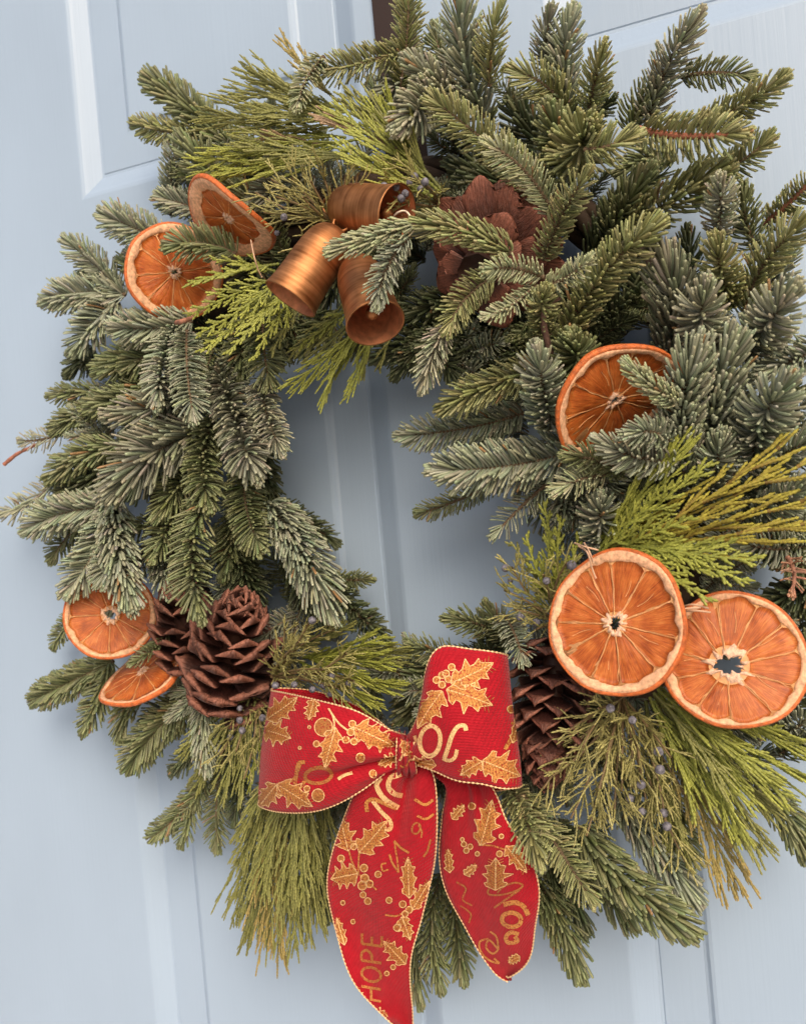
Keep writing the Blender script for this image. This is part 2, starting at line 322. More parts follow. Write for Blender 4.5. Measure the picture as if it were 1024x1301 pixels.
SPRIGS = [
 # top left
 (300,190,.045,182,92,.06,30,'b','g'), (285,172,.05,164,158,.05,22,'f','y'), (335,265,.05,222,172,.075,34,'b','g'), (345,225,.03,262,150,.04,34,'b','g'),
 (290,275,.05,195,248,.055,24,'f','b'), (400,225,.06,312,258,.09,28,'b','b'), (522,62,.07,398,94,.10,26,'f','y'), (412,72,.10,374,142,.12,20,'f','p'),
 (508,112,.07,520,-25,.09,25,'f','y'), (575,110,.05,548,28,.05,27,'f','g'), (615,150,.07,578,-18,.11,40,'b','b'), (622,110,.09,634,0,.11,28,'b','y'),
 (600,140,.07,512,72,.11,32,'b','t'), (535,80,.05,478,128,.08,30,'b','k'), (575,110,.08,500,165,.13,40,'b','t'), (705,250,.08,540,118,.13,30,'f','y'),
 (705,275,.11,614,172,.14,25,'f','p'), (690,260,.03,570,205,.05,42,'b','d'), (710,200,.02,640,125,.03,36,'b','d'), (725,150,.07,645,78,.09,32,'f','y'),
 (702,100,.06,696,5,.09,27,'b','k'), (722,130,.07,722,8,.09,32,'b','b'), (748,140,.08,768,52,.11,28,'b','y'), (735,215,.06,690,132,.10,38,'b','g'),
 (728,205,.07,750,160,.14,50,'b','y'), (742,190,.13,818,172,.13,34,'f','y'), (822,160,.06,886,10,.10,32,'b','t'), (800,170,.06,842,92,.07,32,'b','g'),
 (865,98,.07,962,95,.08,24,'f','g'), (885,160,.07,1002,98,.10,28,'b','y'), (812,165,.10,952,172,.12,36,'f','y',dict(stem=(.36,.13,.08), sr=1.7)), (900,225,.06,988,172,.08,28,'f','y'),
 (800,290,.06,920,215,.10,40,'u','y'), (690,330,.10,748,212,.14,28,'b','y'), (715,440,.09,838,272,.13,36,'b','y'), (910,300,.09,916,222,.13,28,'b','t'),
 (965,320,.06,938,235,.09,30,'b','g'), (932,390,.08,905,298,.13,34,'b','y'), (945,395,.08,1030,265,.11,34,'b','y'), (970,285,.05,1045,215,.08,22,'f','y',dict(stem=(.34,.14,.09), sr=1.5)),
 (850,450,.06,846,318,.11,48,'u','k'), (915,450,.08,888,355,.14,42,'b','t'), (945,455,.09,1012,358,.14,44,'b','t'), (1070,425,.08,962,478,.11,32,'b','b'),
 (868,600,.09,882,432,.14,42,'u','b'), (905,570,.08,928,428,.13,46,'u','b'), (860,512,.13,795,462,.155,22,'u','p'), (955,590,.08,998,472,.14,48,'b','b'),
 (898,650,.07,918,548,.12,34,'b','b'), (862,585,.11,752,562,.145,34,'b','b'), (850,560,.12,790,548,.15,30,'b','b'), (790,600,.10,715,575,.13,28,'b','g'), (768,605,.11,697,624,.13,27,'f','p'), (770,700,.07,760,628,.12,34,'b','b'),
 (755,565,.07,543,602,.11,40,'f','b'), (665,525,.06,502,556,.09,28,'f','b'), (700,465,.08,555,520,.11,32,'b','y'), (702,545,.09,680,438,.14,38,'b','b'),
 (735,480,.08,726,425,.13,40,'b','g'), (650,600,.05,526,656,.055,19,'f','g'), (695,615,.07,622,685,.08,24,'s','b'), (628,350,.12,560,425,.14,26,'f','y'),
 (565,415,.13,534,498,.13,27,'b','t'), (650,322,.13,524,280,.16,28,'u','y'), (690,352,.13,610,340,.155,21,'f','p'), (690,365,.13,755,328,.15,21,'f','p'),
 (680,362,.13,612,408,.15,18,'f','p'), (698,425,.11,690,362,.15,26,'b','y'), (528,285,.16,420,320,.18,24,'u','p'), (520,300,.16,473,392,.18,27,'b','b'),
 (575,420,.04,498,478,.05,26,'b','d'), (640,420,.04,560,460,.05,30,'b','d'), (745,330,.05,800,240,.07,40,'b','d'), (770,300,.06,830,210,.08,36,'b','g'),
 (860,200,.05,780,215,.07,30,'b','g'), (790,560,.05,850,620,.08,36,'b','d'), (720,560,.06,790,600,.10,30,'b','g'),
 # right edge
 (975,610,.07,1040,545,.10,38,'b','b'), (955,650,.07,1035,612,.10,34,'b','b'), (1030,690,.07,925,690,.10,30,'f','b'), (960,640,.06,880,700,.09,32,'f','b'),
 (985,700,.06,1040,740,.09,34,'b','g'), (1000,900,.05,1040,800,.07,36,'b','g'), (990,930,.05,1045,900,.07,34,'f','b'), (990,960,.05,1060,930,.06,30,'b','d'),
 (950,985,.05,1032,1088,.06,32,'u','g'), (855,1010,.06,874,1112,.07,28,'f','y'), (785,1010,.06,882,1140,.09,40,'u','b'), (735,1050,.08,872,1186,.11,42,'u','g'),
 (715,1070,.04,806,1170,.07,34,'u','g'), (665,1010,.10,757,1152,.13,27,'f','y'), (650,1000,.09,688,1100,.13,34,'b','y'), (675,1110,.04,742,1234,.07,36,'u','g'),
 (685,1070,.03,745,1180,.05,34,'u','d'), (535,1120,.02,530,1272,.05,26,'u','g'), (560,1110,.03,556,1262,.06,26,'b','g'), (575,1100,.02,588,1250,.05,28,'b','g'),
 (690,1040,.04,760,1100,.06,36,'b','d'), (640,1060,.03,650,1140,.04,34,'b','d'), (600,1080,.02,620,1160,.03,34,'b','d'),
 # lower left
 (345,1070,.03,320,1168,.04,26,'b','d'), (408,1050,.03,412,1166,.05,24,'u','g'), (260,990,.04,189,1070,.045,19,'f','g'), (262,985,.04,228,1078,.05,20,'f','g'),
 (285,960,.03,275,1085,.04,20,'f','g'), (300,950,.03,300,1050,.05,22,'b','d'), (285,870,.04,155,978,.06,30,'f','g'), (270,930,.03,215,985,.04,22,'f','d'),
 (145,840,.05,38,892,.05,25,'f','g'), (140,840,.05,105,936,.06,26,'f','g'), (180,880,.04,148,936,.06,24,'u','g'), (115,765,.03,65,825,.035,15,'f','g'),
 (268,850,.05,262,978,.08,26,'u','b'), (210,900,.02,180,920,.03,24,'b','d'), (240,860,.03,215,940,.04,28,'f','g'),
 # left
 (146,635,.08,168,770,.125,36,'u','b'), (140,650,.08,85,762,.115,32,'f','b'), (150,655,.07,130,748,.115,28,'f','b'), (214,806,.07,165,848,.10,18,'f','g'), (115,660,.03,60,715,.045,21,'f','g'), (150,645,.06,25,672,.08,30,'f','b'),
 (85,600,.05,0,658,.05,24,'s','t'), (150,565,.06,58,608,.07,28,'b','g'), (80,550,.05,22,562,.05,18,'s','t'), (145,515,.05,63,548,.055,23,'b','g'),
 (130,498,.04,60,503,.05,20,'b','g'), (145,470,.03,85,448,.035,19,'b','d'), (262,545,.07,126,628,.13,52,'b','k',dict(hwm=1.25)), (235,500,.07,135,535,.11,38,'b','k'),
 (225,412,.08,198,520,.12,31,'f','b'), (238,420,.10,246,538,.13,28,'f','b'), (245,408,.08,135,418,.10,31,'f','b'), (240,430,.06,150,470,.08,30,'f','g'),
 (150,380,.05,88,450,.065,32,'f','b'), (160,375,.05,50,380,.06,29,'f','b'), (160,375,.05,80,300,.06,26,'f','b'), (222,315,.06,122,268,.08,29,'f','b'),
 (300,322,.09,205,308,.11,29,'f','g'), (335,380,.08,342,498,.10,31,'f','g'), (332,480,.08,358,580,.11,28,'b','t'), (280,470,.07,326,612,.12,38,'b','k'),
 (272,530,.07,262,650,.12,32,'b','g'), (264,625,.10,250,792,.14,38,'f','g'), (312,590,.07,332,708,.10,32,'f','g'), (342,640,.07,424,776,.11,42,'u','b'),
 (350,640,.03,430,692,.04,20,'b','d'), (240,600,.07,196,660,.10,32,'b','g'), (245,630,.06,190,715,.10,32,'f','g'), (300,650,.05,285,740,.07,28,'b','g'),
 (410,735,.03,475,737,.035,17,'b','g'), (415,730,.03,492,815,.05,27,'b','d'), (370,700,.03,420,800,.05,34,'b','d'), (120,440,.03,85,480,.04,26,'b','d'),
 (200,690,.05,215,750,.09,28,'u','b'), (300,700,.05,330,780,.06,34,'b','d'), (210,560,.05,150,640,.06,36,'b','d'), (170,560,.04,90,640,.05,30,'b','d'),
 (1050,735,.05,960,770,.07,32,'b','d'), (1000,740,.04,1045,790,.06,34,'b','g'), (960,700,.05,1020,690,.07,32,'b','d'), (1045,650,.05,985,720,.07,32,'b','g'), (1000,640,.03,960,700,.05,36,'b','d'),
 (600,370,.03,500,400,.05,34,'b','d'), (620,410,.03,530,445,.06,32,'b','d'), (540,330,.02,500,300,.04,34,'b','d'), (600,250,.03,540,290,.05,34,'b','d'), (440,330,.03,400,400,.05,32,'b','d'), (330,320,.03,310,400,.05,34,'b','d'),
 (215,455,.055,118,470,.07,32,'b','g'), (212,485,.055,108,522,.07,30,'b','g'), (330,400,.05,298,485,.08,32,'b','g'), (365,410,.04,352,470,.06,28,'b','d'), (310,440,.05,270,520,.08,32,'b','b'), (200,350,.04,150,330,.05,28,'b','g'), (280,420,.05,255,500,.08,30,'f','g'),
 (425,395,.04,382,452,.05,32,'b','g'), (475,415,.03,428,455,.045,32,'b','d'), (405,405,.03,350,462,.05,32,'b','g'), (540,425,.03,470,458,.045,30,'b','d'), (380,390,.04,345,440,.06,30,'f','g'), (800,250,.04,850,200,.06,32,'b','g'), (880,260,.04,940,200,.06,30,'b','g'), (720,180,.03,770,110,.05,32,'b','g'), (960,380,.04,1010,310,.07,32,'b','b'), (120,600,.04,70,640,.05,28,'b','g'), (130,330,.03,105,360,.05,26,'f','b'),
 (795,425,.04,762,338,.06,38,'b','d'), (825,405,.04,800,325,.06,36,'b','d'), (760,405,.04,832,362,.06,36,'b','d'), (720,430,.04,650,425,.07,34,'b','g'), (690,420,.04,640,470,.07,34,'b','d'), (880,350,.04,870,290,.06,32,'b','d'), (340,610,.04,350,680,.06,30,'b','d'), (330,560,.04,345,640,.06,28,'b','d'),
 # bottom of the opening
 (635,805,.04,565,782,.07,26,'b','g'), (585,835,.05,512,818,.07,25,'f','g'), (665,815,.04,612,768,.06,26,'b','g'), (640,782,.07,668,845,.10,24,'f','b'),
 (575,845,.04,495,882,.06,42,'b','g'), (600,850,.03,640,800,.05,30,'b','d'), (480,820,.03,520,870,.05,30,'b','g'), (560,880,.03,500,910,.05,40,'b','g'),
]
for a in SPRIGS: fir(*a[:9], **(a[9] if len(a) > 9 else {}))
fir(1000,708,.09,1008,758,.115,20,'s','r',stem=(0.3,0.14,0.09),label='small dried brown fir tip')
# ---- hidden mass of the ring: a twisted vine hoop and lower layers of sprigs
def inside(poly, x, y):
    r = False; n = len(poly)
    for i in range(n):
        (x1, y1), (x2, y2) = poly[i], poly[(i + 1) % n]
        if (y1 > y) != (y2 > y) and x < (x2 - x1) * (y - y1) / (y2 - y1) + x1: r = not r
    return r
OUT = [(215,190),(260,120),(370,115),(490,60),(600,50),(700,80),(780,110),(800,200),(850,330),(900,400),(960,430),(1040,470),(1080,620),(1080,820),(1040,980),(900,1040),(830,1090),(720,1150),(570,1190),(430,1110),(340,1110),(270,1010),(190,900),(120,800),(85,700),(90,600),(110,500),(110,400),(160,330),(260,260)]
INN = [(335,480),(390,445),(480,440),(570,470),(590,560),(600,620),(670,660),(680,700),(670,780),(600,810),(510,845),(455,800),(405,760),(375,690),(345,640),(335,560)]
OUT2 = [(195,200),(250,130),(370,120),(490,60),(600,45),(720,70),(800,110),(870,150),(900,230),(930,310),(990,350),(1060,420),(1080,620),(1080,820),(1050,1000),(930,1050),(850,1105),(740,1170),(570,1200),(430,1120),(340,1120),(250,1020),(160,920),(90,860),(80,770),(50,690),(60,600),(85,500),(75,400),(110,320),(230,260)]
def tmpl_data(k, dens, laterals):
    L = rng.uniform(.0135, .017); ln = 0.068; b = rng.uniform(-.012, .012)
    crv = bez(np.zeros(3), np.array([b, -0.008, ln / 2]), np.array([b * .3, 0, ln]), 10); cr = [crv]
    if laterals:
        for sg in ((1, -1) if k % 3 else (1,)):
            t0 = int(rng.integers(1, 4)); P0 = crv[t0]; ll = ln * rng.uniform(.42, .6); a = math.radians(rng.uniform(35, 50)) * sg
            E_ = P0 + ll * np.array([math.sin(a), -.1, math.cos(a)]); cr.append(bez(P0, (P0 + E_) / 2 + np.array([.006 * sg, -.004, 0]), E_, 8))
    st = ['b', 'f', 'u', 'b', 'f', 'b', 'f'][k % 7]; cl = ['g', 'b', 'b', 'b', 'g', 'd', 'b', 'k'][k % 8]
    V, Q, C, n = [], [], [], 0
    for c in cr:
        _, v, q, cc = sprig_data(c, L, st, cl, dens); V.append(v); Q.append(q + n); C.append(cc); n += len(v)
    sm = MB()
    for c in cr: sm.tube(c, np.linspace(.0016, .001, len(c)), 6, (0.13, 0.085, 0.05))
    return np.vstack(V), np.vstack(Q), np.vstack(C), sm
CX, CY = 505, 640
def scatter(count, poly, h0, h1, lmin, lmax):
    out = []; tries = 0
    while len(out) < count and tries < 9000:
        tries += 1
        x, y = rng.uniform(40, 1070), rng.uniform(50, 1200)
        if not inside(poly, x, y) or inside(INN, x, y): continue
        ang = math.atan2(y - CY, x - CX) + rng.normal(0, 0.5); rad = math.hypot(x - CX, y - CY)
        if x < 480 and rng.random() < .6: ang = ang * .45 + math.radians(100) * .55 if ang > 0 else ang   # cuttings on the near side hang down
        if rad < 260 and rng.random() < 0.45: ang += math.pi * 0.75
        l = rng.uniform(lmin, lmax); x2, y2 = x + l * math.cos(ang), y + l * math.sin(ang)
        if not inside(poly, x2, y2) or inside(INN, x2, y2): continue
        if any(math.hypot(x2 - q[2], y2 - q[3]) < 36 for q in out): continue
        A, B = at(x, y, rng.uniform(*h0)), at(x2, y2, rng.uniform(*h1))
        z = nrm(B - A); xx = nrm(np.cross([0, -1, 0], z) * -1 + rng.normal(0, .2, 3)); yy = nrm(np.cross(z, xx)); xx = np.cross(yy, z)
        out.append((x, y, x2, y2, A, np.stack([xx, yy, z], 1), np.linalg.norm(B - A) / 0.076))
    return out
# middle layer: every cutting a part of its own
tmpl = []
for k in range(16):
    V, Q, C, st = tmpl_data(k, .85, k % 4 != 0)
    tmpl.append((mesh_np('fir_sprig', np.vstack(st.V), np.vstack(st.Q), np.vstack(st.T), [M['bark']], np.vstack(st.C)), mesh_np('needles', V, Q, None, [M['needle']], C)))
for i, (x, y, x2, y2, A, R3, s_) in enumerate(scatter(100, OUT2, (.025, .045), (.05, .072), 70, 105)):
    sm, nm = tmpl[i % 16]
    o = link(bpy.data.objects.new('fir_sprig', sm), wreath, A)
    o.rotation_euler = Matrix(R3.tolist()).to_euler(); o.scale = (s_, s_, s_)
    c = bpy.data.objects.new('needles', nm); sc.collection.objects.link(c); c.parent = o
# lowest layer: the packed mass against the hoop
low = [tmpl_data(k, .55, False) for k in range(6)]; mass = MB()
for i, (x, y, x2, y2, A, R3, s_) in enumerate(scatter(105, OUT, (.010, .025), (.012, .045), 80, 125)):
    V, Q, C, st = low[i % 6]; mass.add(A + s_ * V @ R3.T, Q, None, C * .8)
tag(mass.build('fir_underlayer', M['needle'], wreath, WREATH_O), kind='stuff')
mb = MB()
for q in range(5):
    t = np.linspace(0, 2 * math.pi, 120); rr = 0.222 + 0.010 * np.cos(t * 7 + q * 1.3)
    ctr = at(520, 640, 0.028)
    mb.tube(np.stack([ctr[0] + rr * np.cos(t), ctr[1] + 0.012 * np.sin(t * 7 + q * 1.3), ctr[2] + 0.02 + 1.02 * rr * np.sin(t)], -1), 0.006, 7)
mb.build('vine_ring', M['vine'], wreath, WREATH_O)
# bare reddish twigs
def twig(pts, r0, r1, colr, name='twig'):
    P = catmull([at(*p) for p in pts], 16); m = MB()
    m.tube(P, np.linspace(r0, r1, 16) * (1 + .12 * np.sin(np.arange(16) * 2.1)), 6, colr)
    return m.build(name, M['bark'], wreath, P[0])
twig([(56,560,.05),(38,569,.05),(22,577,.05),(6,590,.05)], .0013, .0020, (0.36,0.14,0.09))
twig([(125,515,.06),(118,512,.07),(135,503,.07),(150,496,.06)], .0014, .0016, (0.36,0.16,0.09))
twig([(225,410,.10),(232,408,.12),(245,404,.11)], .002, .0016, (0.34,0.15,0.1))
twig([(700,455,.11),(690,405,.13),(700,385,.13),(712,378,.13)], .0022, .0014, (0.20,0.11,0.09))

# ------------------------------------------------------------------ cedar and juniper
def strand(mb, P, r, c0, c1, bumpy=True):
    P = np.asarray(P); ln = np.linalg.norm(np.diff(P, axis=0), axis=1).sum()
    k = int(np.clip(ln / 0.0011, 5, 60)); t = np.linspace(0, 1, len(P)); tt = np.linspace(0, 1, k)
    Q = np.stack([np.interp(tt, t, P[:, i]) for i in range(3)], -1)
    rad = r * (1.0 - 0.30 * tt) * (1 + (0.26 * np.where(np.arange(k) % 2, 1, -1) if bumpy else 0)); rad[-1] *= 0.5
    col = c0 * (1 - tt[:, None]) + c1 * tt[:, None]
    col = col * (1 + 0.10 * rng.normal()) * (1 + 0.10 * np.where(np.arange(k) % 2, 1, -1))[:, None]
    mb.tube(Q, rad, 5, np.clip(col, 0, 1), flat=0.75)
CED = {'y': ((0.16, 0.185, 0.03), (0.31, 0.33, 0.065)), 'o': ((0.135, 0.148, 0.038), (0.24, 0.24, 0.075)), 'n': ((0.16, 0.15, 0.045), (0.34, 0.26, 0.09)), 'r': ((0.26, 0.16, 0.09), (0.36, 0.25, 0.16)),
       'v': ((0.15, 0.09, 0.02), (0.40, 0.36, 0.06))}
def cedar(bx_, by_, bh, tx, ty, th, kind='fan', colk='y', wid=0.3, bend=None, r=0.00085, nb=None, sub=True):
    A, B = at(bx_, by_, bh), at(tx, ty, th); ln = np.linalg.norm(B - A); d = nrm(B - A)
    if bend is None: bend = rng.uniform(-0.1, 0.1)
    face = nrm(np.array([0, -1, 0]) + rng.normal(0, 0.3, 3)); side = nrm(np.cross(d, face)); fc = np.cross(side, d)
    crv = bez(A, (A + B) / 2 + side * bend * ln + fc * 0.06 * ln, B, 16)
    c0, c1 = [np.array(c) for c in CED[colk]]; mb = MB()
    strand(mb, crv, r * 1.35, c0, c1)
    nb = nb or (7 if colk == 'v' else int(ln / (0.0052 if kind == 'fan' else 0.0068))); ang = math.radians(32 if kind == 'fan' else 15); r = r * (1.32 if kind == 'fan' else (1.45 if colk == 'v' else 1.08))
    for i in range(nb):
        t = (0.10 + 0.84 * i / max(1, nb - 1)); k = int(t * 15); P0 = crv[k] + (crv[min(k + 1, 15)] - crv[k]) * (t * 15 - k)
        T = nrm(crv[min(k + 1, 15)] - crv[max(k - 1, 0)]); sg = 1 if i % 2 else -1
        bl = ln * wid * (1.05 - 0.75 * t) * rng.uniform(0.75, 1.2); bl = max(bl, 0.006)
        if kind != 'fan': bl = ln * min(0.85 * (1 - t) + 0.10, 0.5) * rng.uniform(0.7, 1.1)
        a = ang * rng.uniform(0.8, 1.2); dd = nrm(math.cos(a) * T + sg * math.sin(a) * side + rng.normal(0, 0.07, 3) + fc * rng.uniform(-.06, .12))
        P = bez(P0, P0 + dd * bl * 0.5, P0 + nrm(dd + 0.35 * T) * bl, 9)
        strand(mb, P, r, c0, c1)
        if sub:
            ns = int(bl / (0.0048 if kind == 'fan' else 0.008))
            for j in range(ns):
                tt = 0.18 + 0.75 * j / max(1, ns); q = P[int(tt * 8)]; T2 = nrm(P[min(int(tt * 8) + 1, 8)] - P[int(tt * 8)])
                sg2 = 1 if j % 2 else -1; a2 = ang * rng.uniform(.75, 1.1); N2 = nrm(np.cross(T2, fc))
                d2 = nrm(math.cos(a2) * T2 + sg2 * math.sin(a2) * N2 + rng.normal(0, .08, 3)); sl = min(bl * 0.42, 0.011) * rng.uniform(.7, 1.2) * (1.1 - .5 * tt)
                strand(mb, bez(q, q + d2 * sl * .5, q + nrm(d2 + .3 * T2) * sl, 5), r * 0.92, c0 * .6 + c1 * .4, c1)
    return mb.build('cedar_spray', M['scaleleaf'], wreath, A)
CEDAR = [
 # upper left, reaching left
 (470,160,.07,252,148,.10,'st','o'), (465,175,.08,252,205,.11,'st','y'), (450,190,.09,278,216,.11,'st','y'), (430,150,.08,308,84,.09,'st','o'), (430,130,.08,356,48,.09,'st','n'),
 (420,185,.08,330,170,.11,'st','r'), (450,160,.10,320,140,.11,'st','o'), (460,150,.08,290,120,.09,'st','o'), (440,150,.09,325,95,.10,'st','o'), (520,200,.11,400,150,.13,'st','r'), (470,200,.10,300,180,.115,'st','o'), (440,175,.07,300,165,.09,'st','y'),
 # upper, reaching up from the right
 (560,245,.10,418,138,.13,'st','y'), (560,240,.10,432,118,.12,'st','o'), (550,250,.11,425,180,.13,'st','y'), (555,235,.09,462,128,.12,'st','y'), (545,235,.09,490,110,.11,'st','y'), (545,245,.11,440,205,.13,'st','y'), (545,230,.10,522,140,.12,'st','o'),
 # fan beside the slices and bells
 (355,335,.11,236,362,.13,'fan','y'), (360,350,.11,238,402,.13,'fan','y'), (365,365,.11,255,448,.14,'fan','y'), (365,370,.11,288,450,.14,'fan','y'), (370,380,.11,322,458,.13,'fan','y'), (350,345,.10,270,330,.12,'fan','y'), (390,370,.10,345,450,.11,'fan','o'), (355,355,.12,250,425,.14,'fan','y'),
 # drooping into the opening
 (470,405,.09,368,494,.10,'st','y'), (470,400,.09,408,515,.10,'st','y'), (475,410,.09,438,508,.10,'st','y'), (455,400,.08,390,465,.09,'st','o'), (470,410,.08,424,480,.09,'st','y'), (480,410,.07,462,480,.08,'st','o'), (440,390,.08,370,450,.09,'st','o'),
 (450,385,.08,372,445,.09,'fan','y'), (485,400,.08,452,462,.09,'fan','y'), (440,380,.07,400,450,.08,'fan','o'), (505,415,.06,482,472,.07,'st','o'),
 # lower left, right of the pinecones
 (385,835,.06,492,808,.08,'st','y'), (385,835,.07,500,842,.09,'st','y'), (380,840,.07,512,872,.08,'st','y'), (385,845,.08,482,895,.10,'st','y'), (390,830,.06,520,828,.07,'st','o'), (390,835,.07,470,860,.10,'st','y'), (380,825,.06,450,795,.08,'st','o'),
 # the long bunch hanging under the left bow loop
 (365,960,.06,308,1105,.08,'st','o'), (360,950,.06,298,1165,.07,'st','o'), (365,960,.07,312,1198,.08,'st','o'), (370,960,.07,342,1190,.09,'st','o'), (370,970,.08,358,1220,.09,'st','n'), (375,970,.08,376,1208,.09,'st','o'), (380,960,.07,394,1192,.08,'st','o'), (385,970,.07,408,1180,.08,'st','o'),
 (360,960,.08,300,1068,.09,'st','o'), (395,970,.06,425,1130,.07,'st','o'), (380,980,.09,366,1160,.10,'st','o'), (375,980,.09,335,1140,.10,'st','o'), (390,990,.08,400,1130,.09,'st','o'), (385,985,.09,385,1150,.10,'st','o'), (400,990,.06,438,1090,.07,'st','o'),
 # lower right, streaming out under the slices
 (835,870,.08,1040,992,.09,'st','y'), (835,880,.09,1005,1015,.10,'st','y'), (830,880,.09,968,1088,.10,'st','o'), (830,880,.09,938,1132,.09,'st','n'), (840,885,.10,942,1065,.11,'st','y'), (850,870,.08,1030,962,.09,'st','y'), (825,885,.10,905,1015,.11,'st','y'), (820,890,.09,880,1095,.09,'st','o'),
 (820,890,.08,858,1060,.09,'st','o'), (845,880,.10,955,1025,.11,'st','y'), (835,875,.11,975,985,.12,'st','y'), (830,880,.11,925,1005,.12,'st','o'), (830,890,.10,880,1040,.11,'st','y'), (840,885,.08,990,1040,.08,'st','o'), (880,900,.08,1000,930,.09,'fan','y'),
 # right, yellow fans above the big slices
 (765,695,.09,1030,585,.12,'st','v'), (765,700,.09,1035,632,.12,'st','v'), (770,700,.09,1035,664,.12,'st','v'), (780,700,.10,1000,560,.12,'st','v'), (770,705,.10,905,585,.12,'fan','y'), (760,700,.10,880,556,.12,'st','y'), (760,705,.10,850,608,.12,'fan','y'), (755,700,.09,815,625,.11,'fan','y'),
 (790,690,.11,962,712,.135,'fan','y'), (790,695,.11,952,742,.14,'fan','y'), (785,690,.11,935,688,.13,'fan','y'), (800,700,.12,905,765,.14,'fan','y'), (770,695,.10,880,655,.13,'fan','y'), (790,700,.11,870,745,.14,'fan','y'),
 # right rim of the opening
 (705,770,.07,690,636,.10,'fan','y'), (705,770,.07,668,678,.09,'fan','y'), (700,770,.07,648,688,.08,'fan','o'), (710,765,.08,712,655,.10,'fan','y'), (700,775,.07,640,742,.09,'fan','o'), (705,760,.08,735,680,.10,'fan','y'),
 # left, below the pinecones
 (315,880,.06,258,962,.08,'st','o'), (315,880,.06,228,962,.07,'st','o'), (318,885,.07,284,1015,.08,'st','o'), (325,890,.07,304,1020,.08,'st','o'), (310,885,.05,248,1000,.06,'st','o'), (330,900,.06,318,1000,.08,'st','y'),
]
for a in CEDAR: cedar(*a)
JUN = np.array([[0.22, 0.205, 0.07], [0.36, 0.33, 0.13]])
def berry_mesh():
    bm = bmesh.new(); bmesh.ops.create_icosphere(bm, subdivisions=3, radius=0.0027)
    for v in bm.verts:
        v.co *= 1 + 0.05 * math.sin(v.co.x * 1900) * math.cos(v.co.z * 1500)
        if v.co.y < -0.0025: v.co.y += 0.0005
    for f in bm.faces: f.smooth = True
    me = bpy.data.meshes.new('berry'); bm.to_mesh(me); bm.free(); me.materials.append(M['berry']); return me
BERRY = berry_mesh()
def juniper(base, tips, berries, seedlen=1.0):
    A = at(*base); mb = MB()
    for (tx, ty, th) in tips:
        B = at(tx, ty, th); ln = np.linalg.norm(B - A); d = nrm(B - A); face = nrm(np.array([0, -1, 0]) + rng.normal(0, .4, 3)); side = nrm(np.cross(d, face)); fc = np.cross(side, d)
        crv = bez(A, (A + B) / 2 + side * rng.uniform(-.15, .15) * ln, B, 14)
        mb.tube(crv, np.linspace(.0011, .0007, 14), 5, np.array([0.2, 0.14, 0.07]))
        for i in range(int(ln / 0.0042)):
            t = rng.uniform(0.12, 1.0); k = min(int(t * 13), 12); P0 = crv[k]; T = nrm(crv[k + 1] - crv[k]); ph = rng.uniform(0, 6.28); bl = rng.uniform(.009, .022) * seedlen
            lat = math.cos(ph) * side + math.sin(ph) * fc; dd = nrm(T * 0.75 + lat * 0.65); P = bez(P0, P0 + dd * bl * .5, P0 + nrm(dd + .4 * T + rng.normal(0, .15, 3)) * bl, 8)
            strand(mb, P, .00066, JUN[0], JUN[1])
            for j in range(rng.integers(1, 4)):
                q = P[rng.integers(2, 7)]; d2 = nrm(dd + rng.normal(0, .5, 3)); sl = bl * rng.uniform(.3, .55)
                strand(mb, np.array([q, q + d2 * sl * .5, q + nrm(d2 + .3 * dd) * sl]), .0006, JUN[0], JUN[1])
    o = mb.build('juniper_sprig', M['scaleleaf'], wreath, A)
    for (x, y, h, s) in berries:
        b = link(bpy.data.objects.new('berry', BERRY), o, at(x, y, h - .008)); b.rotation_euler = rng.uniform(0, 6, 3); b.scale = (s * .9,) * 3
juniper((425,285,.115), [(345,228,.135),(335,270,.14),(405,212,.135),(440,222,.13),(372,318,.145),(325,245,.135),(385,250,.15),(455,220,.13),(370,225,.14),(350,250,.145),(395,230,.145)], [(361,276,.15,1.0),(352,296,.13,.8)])
juniper((560,262,.08), [(490,222,.12),(520,215,.12),(540,235,.13),(500,250,.13)], [(515,246,.14,1),(503,238,.14,1),(488,236,.14,1),(540,231,.14,1.1),(527,224,.13,1),(510,252,.14,1.1),(534,240,.13,.9),(520,232,.13,.9)])
juniper((345,860,.07), [(362,798,.10),(392,792,.11),(425,800,.10),(440,830,.11),(410,850,.12),(450,865,.11),(380,815,.12),(430,875,.11)], [(397,788,.12,1.15),(350,871,.12,1.1),(374,870,.12,1),(397,876,.12,1),(411,871,.11,.9),(443,868,.11,1),(422,858,.12,.9),(420,882,.11,.9)])
juniper((325,880,.06), [(290,925,.09),(300,955,.09),(330,940,.09),(310,990,.10),(280,960,.09),(340,990,.09)], [(275,886,.09,.95),(285,890,.09,.95),(305,900,.10,.9),(305,915,.10,1.1),(308,928,.10,1.15),(293,936,.09,1),(334,912,.10,1.1),(280,955,.09,.8)])
juniper((790,885,.09), [(745,1062,.12),(702,985,.12),(830,1075,.10),(870,1095,.10),(758,1012,.13),(802,1002,.12),(852,962,.12),(690,1002,.12),(740,950,.13),(770,960,.13),(720,930,.12),(760,900,.13),(800,915,.13),(780,1040,.11),(845,1045,.11),(725,1040,.12),(790,1005,.12),(870,1010,.10),(815,980,.12)],
        [(775,900,.14,1.1),(803,915,.14,1),(836,955,.13,1.2),(838,978,.13,1.25),(814,997,.13,1.15),(800,1014,.13,1),(815,1031,.12,1),(843,1033,.12,1.1),(847,1050,.12,1.15),(870,930,.12,.8)], 1.15)
juniper((705,790,.07), [(640,750,.09),(655,775,.09),(690,730,.11),(650,720,.09),(720,715,.11),(680,800,.10)], [(642,722,.10,1.1),(726,718,.12,1.3),(661,784,.10,1.1),(681,791,.10,1.1),(694,738,.12,1),(648,738,.09,.8)])

